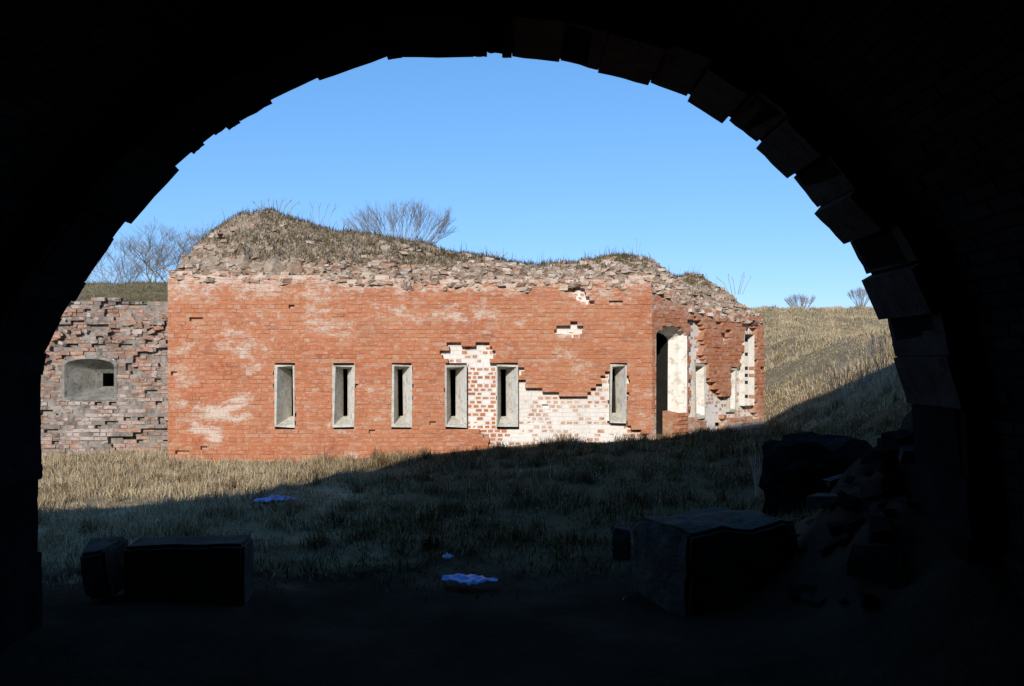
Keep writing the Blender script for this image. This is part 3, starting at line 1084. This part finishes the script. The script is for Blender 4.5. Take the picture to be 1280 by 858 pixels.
def ring_stone(pa, pb, na, nb, name, depth0, depth1, th, mat='voussoir'):
    mb = MB()
    sub = 4
    vs = []
    for i in range(sub + 1):
        f_ = i / sub
        p = pa.lerp(pb, f_); n = na.lerp(nb, f_).normalized()
        r_ = [p, p + n * th]
        for Y in (depth1, depth0):
            for q in r_:
                j = 0.003
                vs.append(Vector((q.x + random.uniform(-j, j), Y + random.uniform(-j, j), q.z + random.uniform(-j, j))))
    # per section: 0 inner front, 1 outer front, 2 inner back, 3 outer back
    fs = []
    for i in range(sub):
        a, b_ = i * 4, i * 4 + 4
        fs += [(a, b_, b_ + 1, a + 1), (a + 2, a + 3, b_ + 3, b_ + 2), (a, a + 2, b_ + 2, b_), (a + 1, b_ + 1, b_ + 3, a + 3)]
    fs += [(0, 1, 3, 2), (sub * 4, sub * 4 + 2, sub * 4 + 3, sub * 4 + 1)]
    mb.add(vs, fs)
    c = sum(vs, Vector()) / len(vs)
    return mb.build(name, M[mat], CAS, loc=c)


right = [((640, 69), (700, 76)), ((700, 74), (748, 86)), ((748, 88), (812, 105)), ((813, 102), (859, 119)), ((860, 125), (905, 153)), ((912, 148), (948, 176)),
         ((946, 184), (986, 223)), ((994, 220), (1025, 258)), ((1019, 266), (1057, 305)), ((1065, 302), (1087, 342)), ((1079, 350), (1101, 400)), ((1112, 397), (1122, 446)),
         ((1119, 447), (1136, 505)), ((1143, 506), (1148, 580)), ((1140, 581), (1146, 650)), ((1150, 651), (1150, 720)), ((1146, 721), (1150, 800))]
for (xa, ya), (xb, yb) in right:
    pa, pb = P(xa, ya, YF), P(xb, yb, YF)
    pa.y = pb.y = 0
    d = (pb - pa).normalized()
    n = Vector((-d.z, 0, d.x))
    gap = 0.003
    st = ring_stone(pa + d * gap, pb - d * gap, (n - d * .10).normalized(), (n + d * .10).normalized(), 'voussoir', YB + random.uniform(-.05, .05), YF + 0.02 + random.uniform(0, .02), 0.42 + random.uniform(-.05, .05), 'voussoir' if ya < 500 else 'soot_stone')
s_ = 0.0
sR = cum[[i for i, a in enumerate(ARCH) if a == (640, 69)][0]]
while s_ < sR - 0.02:
    ln = min(random.choice((.09, .14, .24, .33, .46)), sR - s_)
    (pa, na), (pb, nb) = arc(s_ + .001), arc(s_ + ln - .001)
    k = random.choice((-0.012, -.004, 0.0, .004, .012, .026))
    if 480 < 640 + F * pa.x / YF < 512: k = -0.02
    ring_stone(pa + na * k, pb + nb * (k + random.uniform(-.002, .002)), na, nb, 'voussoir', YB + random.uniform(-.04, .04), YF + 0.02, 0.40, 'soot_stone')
    s_ += ln

rm = MB()
for i in range(len(AX) - 1):
    (pa, na), (pb, nb) = arc(cum[i]), arc(cum[i + 1])
    pa, pb = pa + na * .004, pb + nb * .004
    rm.add([Vector((pa.x, YB + .06, pa.z)), Vector((pb.x, YB + .06, pb.z)), Vector((pb.x, YF - .02, pb.z)), Vector((pa.x, YF - .02, pa.z))], [(0, 1, 2, 3)])
rm.build('ring_mortar', M['soot_mortar'], CAS, base=CAS.location)
# brick lining of the vault behind the ring, wider than the ring by a rebate
STEP = 0.16
lin, lmr = MB(), MB()
tot = cum[-1]
nc = int(tot / COURSE)
for i in range(nc):
    (pa, na), (pb, nb) = arc(i * COURSE + .006), arc((i + 1) * COURSE - .006)
    pa, pb = pa + na * STEP, pb + nb * STEP
    y = YB + 0.02 - (0.13 if i % 2 else 0)
    while y > 0.6:
        l_ = BL + random.uniform(-.01, .01)
        k = random.gauss(0, 0.006)
        q = [pa + na * k, pb + nb * k]
        v8 = []
        for o in (0, 0.06):
            v8 += [Vector((q[0].x + na.x * o, y - l_, q[0].z + na.z * o)), Vector((q[0].x + na.x * o, y, q[0].z + na.z * o)),
                   Vector((q[1].x + nb.x * o, y, q[1].z + nb.z * o)), Vector((q[1].x + nb.x * o, y - l_, q[1].z + nb.z * o))]
        if random.random() > 0.02:
            lin.add(v8, BF, min(1, max(0, random.gauss(.5, .25))), min(1, max(0, random.gauss(.4, .15))))
        y -= l_ + JT
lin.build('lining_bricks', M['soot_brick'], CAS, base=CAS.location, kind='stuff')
for i in range(len(AX) - 1):
    (pa, na), (pb, nb) = arc(cum[i]), arc(cum[i + 1])
    pa, pb = pa + na * (STEP + .012), pb + nb * (STEP + .012)
    lmr.add([Vector((pa.x, YB + .03, pa.z)), Vector((pb.x, YB + .03, pb.z)), Vector((pb.x, -14, pb.z)), Vector((pa.x, -14, pa.z))], [(0, 1, 2, 3)])
lmr.add([Vector((-3.6, -13.9, -1)), Vector((3.6, -13.9, -1)), Vector((3.6, -13.9, 4.4)), Vector((-3.6, -13.9, 4.4))], [(0, 1, 2, 3)])  # unseen end wall, added behind the camera to keep the sun out
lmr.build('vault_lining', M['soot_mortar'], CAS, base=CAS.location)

# ------------------------------------------------------------------ stones lying at the mouth of the passage
def rough_block(name, corners, z0, z1, mat, label, cat='stone block', j=0.02, sub=6, slope=(0, 0), chip=.045):
    """block on a four cornered plan, faces split and roughened, upper edges worn"""
    import bmesh
    bm = bmesh.new()
    c = Vector((sum(p[0] for p in corners) / 4, sum(p[1] for p in corners) / 4, z0))
    lo = [bm.verts.new((p[0] - c.x, p[1] - c.y, 0)) for p in corners]
    hi = [bm.verts.new((p[0] - c.x + slope[0], p[1] - c.y + slope[1], (z1[i] if isinstance(z1, (list, tuple)) else z1) - z0)) for i, p in enumerate(corners)]
    bm.faces.new(lo[::-1]); bm.faces.new(hi)
    for k in range(4): bm.faces.new((lo[k], lo[(k + 1) % 4], hi[(k + 1) % 4], hi[k]))
    bmesh.ops.bevel(bm, geom=[e for e in bm.edges], offset=0.025, segments=2, affect='EDGES')
    bmesh.ops.subdivide_edges(bm, edges=[e for e in bm.edges if e.calc_length() > 0.12], cuts=sub, use_grid_fill=True)
    sd = random.uniform(0, 50)
    for v in bm.verts:
        q = v.co
        v.co += Vector((fbm(q.x * 4 + sd, q.y * 4, q.z * 4), fbm(q.x * 4, q.y * 4 + sd, q.z * 4), fbm(q.x * 4, q.y * 4, q.z * 4 + sd))) * j
    hi_c = [Vector((p[0] - c.x + slope[0], p[1] - c.y + slope[1], (z1[i] if isinstance(z1, (list, tuple)) else z1) - z0)) for i, p in enumerate(corners)]
    for q in [] if chip < .03 else hi_c + [a.lerp(b_, random.uniform(.2, .8)) for a, b_ in zip(hi_c, hi_c[1:])]:
        rad, dep = random.uniform(.10, .26), random.uniform(.02, chip)
        for v in bm.verts:
            dd = (v.co - q).length
            if dd < rad:
                v.co -= (q - Vector((0, 0, q.z * .4))).normalized() * dep * (1 - dd / rad) ** .7
                v.co.z -= dep * .9 * (1 - dd / rad)
    me = bpy.data.meshes.new(name)
    bm.to_mesh(me); bm.free()
    me.materials.append(mat)
    o = link(bpy.data.objects.new(name, me))
    o.location = c
    return tag(o, label, cat)


cA, cB = Vector((1.215, 5.44)), Vector((0.93, 6.11))
dr = Vector((0.92, 0.39)).normalized()
rough_block('stone_block', [cA, cA + dr * 1.0, cB + dr * 1.02, cB], -0.1, [.605, .60, .59, .575], M['block'], 'big squared stone block right of centre, its pale top catching the sky', j=0.025)
rough_block('stone_block', [(-2.75, 5.56), (-1.90, 5.58), (-1.93, 5.90), (-2.78, 5.88)], -0.1, [.455, .475, .475, .46], M['block'], 'long low stone block on the grass at the left of the archway', j=0.010, chip=.021)
rough_block('stone_block', [(-3.0, 5.55), (-2.80, 5.50), (-2.82, 5.9), (-3.12, 5.9)], 0.1, [.40, .455, .46, .45], M['block'], 'small tilted stone slab touching the left end of the long low block', slope=(-.06, 0), j=0.015, chip=.022)
o = rough_block('stone_block', [P(952, 600, 8.2).xy, P(1092, 604, 8.2).xy, P(1085, 560, 8.9).xy, P(960, 560, 8.9).xy], 0.05, [.90, .93, .97, .95], M['soot_stone'], 'large dark stone block on the shaded bank at the right', j=0.10, chip=.25)
o = rough_block('stone_block', [P(766, 700, 7.0).xy, P(788, 700, 7.0).xy, P(788, 690, 7.2).xy, P(767, 690, 7.2).xy], -0.05, .40, M['block'], 'narrow upright stone just behind the big squared block', j=0.02, sub=2)

# fallen rubble at the foot of the right jamb
for i in range(70):
    x, y = min(2.95, 3.1 - abs(random.gauss(0, .6))), random.gauss(5.3, .6)
    if y < 4.7 or x < 1.75: x, y = random.uniform(2.2, 2.9), random.uniform(4.8, 6.2)
    mb = MB()
    a = random.uniform(0, 3.1)
    ax0 = Vector((math.cos(a), math.sin(a), random.gauss(0, .3))).normalized()
    ax2 = ax0.cross(Vector((-math.sin(a), math.cos(a), random.gauss(0, .3)))).normalized()
    ax1 = ax2.cross(ax0)
    z = hz(x, y)
    sc = .35 + 1.0 * random.random() ** 2.4
    c = Vector((x, y, z + 0.03 * sc))
    mb.add(box_pts(c, (ax0, ax1, ax2), (.12 * sc, .065 * sc, .045 * sc), 0.018), BOXF, random.random(), random.uniform(.2, .7))
    o = mb.build('rubble_stone', M['soot_stone'] if i % 3 else M['voussoir'], loc=c)
    tag(o, 'broken brick or stone lying in the rubble heap at the right foot of the arch', 'rubble', 'rubble at the right foot of the arch')

# litter
def litter(name, x0, x1, y, d, dep, mat, label, up=.04):
    mb = MB()
    nx, ny = 14, 8
    p0, p1 = P(x0, y, d), P(x1, y, d)
    vs = []
    sd = random.uniform(0, 40)
    for j in range(ny + 1):
        for i in range(nx + 1):
            u, v = i / nx, j / ny
            ed = 0.75 + 0.5 * mnoise.noise(Vector((u * 3 + sd, v * 3, 0)))
            x = p0.x + (p1.x - p0.x) * (0.5 + (u - .5) * (ed if j in (0, ny) else 1))
            yy = d + (v - .5) * dep * (0.5 + 0.7 * math.sin(math.pi * min(1, max(0, u + .12)))) * (0.8 + .4 * mnoise.noise(Vector((u * 4, sd, 1))))
            z = hz(x, yy) + up + 0.02 * mnoise.noise(Vector((u * 5 + sd, v * 4, 2))) + .025 * mnoise.noise(Vector((u * 13 + sd, v * 9, 2))) + 0.015 * math.sin(math.pi * u) * math.sin(math.pi * v)
            vs.append(Vector((x, yy, z)))
    m_ = nx + 1
    mb.add(vs, [(j * m_ + i, j * m_ + i + 1, (j + 1) * m_ + i + 1, (j + 1) * m_ + i) for j in range(ny) for i in range(nx)])
    c = sum(vs, Vector()) / len(vs)
    o = mb.build(name, mat, loc=c, smooth=True)
    return tag(o, label, 'litter')


litter('plastic_bag', 553, 622, 733, 6.15, .30, M['blue_plastic'], 'crumpled blue plastic bag on the ground in the middle foreground', .08)
litter('plastic_sheet', 318, 368, 632, 9.55, .4, M['blue_plastic'], 'pale blue plastic sheet lying in the shaded grass at the left', .07)
litter('plastic_scrap', 553, 567, 700, 6.9, .05, M['plastic'], 'tiny white plastic scrap just behind the crumpled blue bag', .03)

# ------------------------------------------------------------------ grass
def blades(name, pts, L, W, tone, mat, lean=0.5, kind='stuff', parent=None):
    """one mesh of bent blades; pts (n,3), L, W, tone (n,)"""
    n = len(pts)
    th = rng.uniform(0, 6.283, n); le = rng.normal(0, lean, n)
    d = np.stack([np.cos(th), np.sin(th), np.zeros(n)], 1)
    s = np.stack([-np.sin(th), np.cos(th), np.zeros(n)], 1)
    # width across the view as well as any other way
    ph = rng.uniform(0, 6.283, n)
    s = np.stack([np.cos(ph), np.sin(ph), np.zeros(n)], 1)
    up = np.array([0, 0, 1.0])
    a = np.clip(np.abs(le), 0, 1.35)[:, None]
    mid = pts + (d * np.sin(a * .5) + up * np.cos(a * .5)) * (L * .55)[:, None]
    tip = mid + (d * np.sin(a * 1.3) + up * np.cos(a * 1.3)) * (L * .45)[:, None]
    hw = (W / 2)[:, None]
    V = np.stack([pts - s * hw, pts + s * hw, mid + s * hw * .8, mid - s * hw * .8, tip], 1).reshape(-1, 3)
    i = np.arange(n) * 5
    me = bpy.data.meshes.new(name)
    me.vertices.add(n * 5)
    me.vertices.foreach_set('co', V.ravel())
    loops_ = np.concatenate([np.stack([i, i + 1, i + 2, i + 3], 1), np.stack([i + 3, i + 2, i + 4], 1)], 1).ravel()
    me.loops.add(len(loops_))
    me.loops.foreach_set('vertex_index', loops_)
    me.polygons.add(n * 2)
    st = np.stack([np.arange(n) * 7, np.arange(n) * 7 + 4], 1).ravel()
    me.polygons.foreach_set('loop_start', st)
    at = me.attributes.new('tone', 'FLOAT', 'FACE')
    at.data.foreach_set('value', np.repeat(np.clip(tone, 0, 1), 2).astype(np.float32))
    me.materials.append(mat)
    me.update(calc_edges=True)
    o = link(bpy.data.objects.new(name, me), parent)
    o['kind'] = kind
    return o


def field(n, x0, x1, y0, y1, keep, power=1.0):
    X = rng.uniform(x0, x1, n * 3); Y = y0 + (y1 - y0) * rng.random(n * 3) ** power
    k = keep(X, Y)
    ok = rng.random(len(X)) < k
    X, Y = X[ok][:n], Y[ok][:n]
    return X, Y


# courtyard
def keep_yard(X, Y):
    inside = (Y > 13.93) & (X > -6.12) & (X < 2.5)
    inside |= (X > 2.4) & ((Y - 14) * FX - (X - 2.487) * FY > -.05) & (X < 5.4)
    inside |= (X < -6.1) & (Y > 14.7 + .093 * (X + 11.5))
    inside |= (X > 1.7 + .3 * wob(X, Y, .9, 33)) & (Y < 7.0)
    vis = np.abs(X + .3) < Y * .66 + .5
    dens = np.clip(0.55 + 0.6 * wob(X, Y, 1.3, 11) + 0.3 * wob(X, Y, .45, 12), 0.06, 1) * sstep(5.6, 8.0, Y)
    return np.where(inside | ~vis, 0, dens)


X, Y = field(170000, -10, 9, 5.4, 16.5, keep_yard)
cl = wob(X, Y, 1.3, 11)
lit = 1.0
L = (0.045 + 0.10 * rng.random(len(X)) ** 2) * (1 + 0.8 * cl) * (1 - .25 * sstep(-4, -1, X)) + 0.02 * sstep(11, 14, Y)
# taller tufts along the wall foot
L = np.where((Y > 13.4) & (rng.random(len(X)) < .1), L * 1.7, L)
tn = 0.74 + 0.22 * cl + rng.normal(0, .2, len(X)) - 0.54 * sstep(-4.5, -0.5, X + .8 * wob(X, Y, 3, 21)) * (1 - .6 * sstep(5, 6.5, X)) - .14 * (1 - sstep(7, 10, Y))  # darker tone towards the right and the passage is painted shade
tx, ty = field(620, -10, 9, 6.5, 16, keep_yard)
r_ = np.abs(rng.normal(0, .09, (len(tx), 60))); a_ = rng.uniform(0, 6.283, r_.shape)
TX, TY = (tx[:, None] + r_ * np.cos(a_)).ravel(), (ty[:, None] + r_ * np.sin(a_)).ravel()
ok = keep_yard(TX, TY) > 0; TX, TY = TX[ok], TY[ok]
tb_ = np.repeat(rng.normal(0, .16, len(tx)), 60)[ok]
X, Y = np.concatenate([X, TX]), np.concatenate([Y, TY])
L = np.concatenate([L, rng.uniform(.09, .26, len(TX))])
tn = np.concatenate([tn, .68 + tb_ + rng.normal(0, .15, len(TX)) - 0.54 * sstep(-4.5, -.5, TX) * (1 - .6 * sstep(5, 6.5, TX))])  # tufts carry the same shade in their tone
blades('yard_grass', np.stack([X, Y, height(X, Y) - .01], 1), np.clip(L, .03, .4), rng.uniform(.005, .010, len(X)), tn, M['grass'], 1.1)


def keep_hill(X, Y):
    inside = ((X - 2.487) * FY - (Y - 14) * FX < 0.1) & (X < 5.42) | ((X < 5.45) & (Y < 23.5))
    vis = (X < Y * .56 + 1) & (X > Y * .28 - 1.5)
    return np.where(inside | ~vis, 0, np.clip(.6 + .5 * wob(X, Y, 2.4, 14) + .3 * wob(X, Y, .9, 15), .08, 1))


X, Y = field(150000, 4, 26, 14, 44, keep_hill, 1.25)
cl = wob(X, Y, 2.4, 14)
L = (0.05 + 0.09 * rng.random(len(X)) ** 2) * (1 + .6 * cl) * (1 + .25 * sstep(20, 40, Y))
tx, ty = field(700, 4, 26, 14, 44, keep_hill, 1.25)
r_ = np.abs(rng.normal(0, .16, (len(tx), 70))); a_ = rng.uniform(0, 6.283, r_.shape)
TX, TY = (tx[:, None] + r_ * np.cos(a_)).ravel(), (ty[:, None] + r_ * np.sin(a_)).ravel()
ok = keep_hill(TX, TY) > 0; TX, TY = TX[ok], TY[ok]
X, Y = np.concatenate([X, TX]), np.concatenate([Y, TY])
L = np.concatenate([L, rng.uniform(.07, .24, len(TX))])
cl = np.concatenate([cl, np.repeat(rng.normal(-.2, .9, len(tx)), 70)[ok]])
blades('hill_grass', np.stack([X, Y, height(X, Y) - .02], 1), np.clip(L, .05, .7), rng.uniform(.007, .016, len(X)) * (0.6 + Y / 40), .72 + .16 * cl + rng.normal(0, .17, len(X)), M['grass'], 1.25)

# earth bank above the flank wall
X = rng.uniform(-13, -6.15, 16000); Y = 14.95 + .093 * (X + 11.5) + .0 + rng.random(16000) ** 1.3 * 4
blades('bank_grass', np.stack([X, Y, bank_z(X, Y) - .02], 1), .03 + .10 * rng.random(16000) ** 2, rng.uniform(.006, .012, 16000), .45 + rng.normal(0, .2, 16000), M['roof_grass'], 1.0)

# dry grass growing over the crown of the caponier
pts, Ls, tones = [], [], []
tries = 0
while len(pts) < 26000 and tries < 130000:
    tries += 1
    s_ = random.uniform(.15, LTOT - .1); t_ = random.uniform(.25, 2.1)
    b_, zt = crown_base(s_)
    q = b_ + inward(s_) * RD
    x = 640 + F * q.x / q.y
    g_ = 0.10
    lo = np.interp(x, [215, 270, 300, 340, 480, 560, 600, 640, 700, 715, 760, 800, 830, 845, 880, 900, 960], [1.6, .9, .36, .28, .36, .60, 1.2, 1.3, 1.25, 1.0, .95, 1.15, 1.5, 1.0, .95, 1.4, 1.4])
    dens = 1.0 if t_ > lo + .3 * nz(s_ * 1.7, t_ * 2, 1.0, 4) else g_
    if 275 < x < 330 and .9 < t_ < 1.35: dens *= .3
    if random.random() > dens: continue
    p = crown_pt(s_, t_)
    pts.append((p.x, p.y, p.z - .02))
    tall = random.random() < .02 and t_ > 1.2
    Ls.append(random.uniform(.045, .14) * (2.6 if tall else 1))
    tones.append(.36 + .3 * nz(s_ * 1.3, t_ * 2, 1.0, 8) + random.gauss(0, .2))
pts = np.array(pts); Ls = np.array(Ls); tones = np.array(tones)
blades('crown_grass', pts, Ls, rng.uniform(.006, .014, len(pts)), tones, M['roof_grass'], .6)

# ------------------------------------------------------------------ bare trees and shrubs
def branch(mb, p, d, L, r, lev, maxlev, rr, spread, up, kids=(2, 3), nseg=3):
    q = p
    for k in range(nseg):
        d = (d + Vector((rr.gauss(0, .10), rr.gauss(0, .10), up * .10 + rr.gauss(0, .05)))).normalized()
        n = q + d * (L / nseg)
        r1 = r * (1 - .28 * (k + 1) / nseg)
        tube(mb, q, n, r * (1 - .28 * k / nseg), r1, 5 if lev < 2 else 3, rr.random())
        if lev > 0 and lev < maxlev and k < nseg - 1 and rr.random() < .55:
            sd = (d + Vector((rr.gauss(0, spread), rr.gauss(0, spread), rr.gauss(.1, spread * .5)))).normalized()
            branch(mb, n, sd, L * .6, r1 * .5, lev + 1, maxlev, rr, spread, up, kids, 2)
        q = n
    if lev >= maxlev: return
    for k in range(rr.randint(*kids)):
        sd = (d + Vector((rr.gauss(0, spread), rr.gauss(0, spread), rr.gauss(.05, spread * .5)))).normalized()
        branch(mb, q, sd, L * rr.uniform(.62, .85), r * .62, lev + 1, maxlev, rr, spread, up, kids, nseg)


def bare_tree(name, x, ytop, d, base_z, r, label, cat, seed, trunk_f=.42, maxlev=6, spread=.42, group=None, mat='bark'):
    rr = random.Random(seed)
    b_ = Vector(((x - 640) / F * d, d, base_z))
    H = EYE + (HOR - ytop) / F * d - base_z
    root = empty(name, b_)
    tag(root, label, cat, group)
    tk = MB()
    top = b_ + Vector((rr.gauss(0, .1), rr.gauss(0, .1), H * trunk_f))
    mid = b_.lerp(top, .5) + Vector((rr.gauss(0, .06), rr.gauss(0, .06), 0))
    tube(tk, b_ - Vector((0, 0, .1)), mid, r * 1.15, r, 7, .6); tube(tk, mid, top, r, r * .8, 7, .6)
    tk.build('trunk', M[mat], root, base=root.location)
    cr = MB()
    for k in range(rr.randint(3, 4)):
        dd = Vector((rr.gauss(0, .35), rr.gauss(0, .35), 1)).normalized()
        branch(cr, top, dd, H * .2, r * .36, 1, maxlev, rr, spread, .5)
    # reach the height that the photo shows
    zm = max(p[2] for p in cr.v)
    k = (b_.z + H - top.z) / (zm - top.z)
    cr.v = [(top.x + (p[0] - top.x) * (.6 + .4 * k), top.y + (p[1] - top.y) * (.6 + .4 * k), top.z + (p[2] - top.z) * k) for p in cr.v]
    cr.build('crown', M['twig'], root, base=root.location)
    return root


g_ = 'bare trees beyond the left wall'
bare_tree('bare_tree', 232, 268, 46, 0, .17, 'tallest bare tree standing right beside the slope of the brick building', 'tree', 3, .60, group=g_)
bare_tree('bare_tree', 196, 272, 49, 0, .16, 'bare grey tree, second tallest, left of the tallest one', 'tree', 5, .55, group=g_)
bare_tree('bare_tree', 262, 274, 52, 0, .15, 'bare tree half hidden behind the left slope of the brick building', 'tree', 7, .55, group=g_)
bare_tree('bare_tree', 163, 296, 50, 0, .14, 'shorter bare tree in the middle of the gap beside the arch', 'tree', 9, .52, group=g_)
bare_tree('bare_tree', 136, 318, 54, 0, .13, 'lowest bare tree nearest to the dark arch on the left', 'tree', 12, .50, group=g_)
bare_tree('bare_tree', 214, 300, 58, 0, .14, 'bare bushy tree between and behind the two tallest trees', 'tree', 15, .48, group=g_)


def bush(name, x, ybase, ytop, d, wpx, label, cat, seed, stems=14, r=.02, maxlev=3, group=None, tilt=.5, nofloor=None):
    rr = random.Random(seed)
    b_ = P(x, ybase, d)
    H = (ybase - ytop) / F * d
    root = empty(name, b_)
    tag(root, label, cat, group)
    st, tw_ = MB(), MB()
    for k in range(stems):
        a = (k + .5) / stems * 2 - 1
        dd = Vector((a * tilt * 1.6 + rr.gauss(0, .1), rr.gauss(0, .35), 1)).normalized()
        p0 = b_ + Vector((a * wpx / F * d * .12, rr.gauss(0, .05), 0))
        q = p0 + dd * H * rr.uniform(.3, .4)
        tube(st, p0 - Vector((0, 0, .1)), q, r, r * .75, 4, rr.random())
        branch(tw_, q, dd, H * .28, r * .7, 1, maxlev, rr, .22, .35, (2, 3), 3)
    zm = max(p[2] for p in tw_.v)
    k = H / (zm - b_.z)
    hw = max(abs(p[0] - b_.x) for p in tw_.v)
    kx = (wpx / 2 / F * d) / hw
    for m_ in (st, tw_):
        m_.v = [(b_.x + (p[0] - b_.x) * kx, p[1], b_.z + (p[2] - b_.z) * k) for p in m_.v]
    st.build('stems', M['bark'], root, base=root.location, kind='stuff')
    tw_.build('twigs', M['twig'], root, base=root.location, kind='stuff')
    return root


bush('bare_shrub', 503, 322, 246, 25.5, 156, 'large rounded bare shrub rising behind the grassy top of the brick building', 'shrub', 4, 60, .016, 4, tilt=.75)
bush('dry_shrub', 345, 266, 248, 15.6, 64, 'thin dry shrub on the highest point of the crumbling top', 'shrub', 6, 7, .006, 2)
bush('dry_shrub', 398, 287, 252, 15.6, 50, 'thin dry twigs just right of the highest point of the crumbling top', 'shrub', 8, 5, .005, 2)
bush('dry_shrub', 618, 326, 314, 15.6, 36, 'low dark dry shrub midway along the top of the brick building', 'shrub', 10, 8, .008, 2)
bush('dry_shrub', 795, 322, 298, 15.6, 22, 'single tall dry weed on the grass hump above the last loophole', 'shrub', 13, 3, .004, 2)
bush('dry_shrub', 920, 362, 340, 18.0, 50, 'sparse dry weeds at the right end of the crumbling top', 'shrub', 17, 6, .006, 2)
bush('far_bush', 1000, 392, 366, 60, 42, 'small round bare bush on the hill skyline left of the arch edge', 'bush', 19, 34, .03, 4)
bush('far_bush', 1076, 386, 358, 62, 34, 'small bare bush on the hill skyline touching the arch edge', 'bush', 21, 30, .03, 4)
bush('far_bush', 972, 394, 380, 58, 14, 'tiny bare bush on the skyline next to the brick building', 'bush', 23, 7, .04, 2)
for i, (x, d, h_, wpx, lab) in enumerate(((1052, 15.2, .8, 46, 'dry weed stalks at the shadow edge on the hill, leftmost clump'), (1080, 15.0, 1.0, 40, 'dry weed stalks at the shadow edge on the hill, middle clump'),
                                          (1108, 13.5, 1.1, 60, 'dry weed stalks on the hill right against the arch'), (948, 9.2, .5, 20, 'dry weed tuft beside the large dark block on the bank'))):
    X_ = (x - 640) / F * d
    zb = hz(X_, d)
    yb = HOR - (zb - EYE) / d * F
    bush('dry_weeds', x, yb, yb - h_ * F / d, d, wpx, lab, 'weeds', 30 + i, 13, .009, 2, 'dry weeds on the bank')
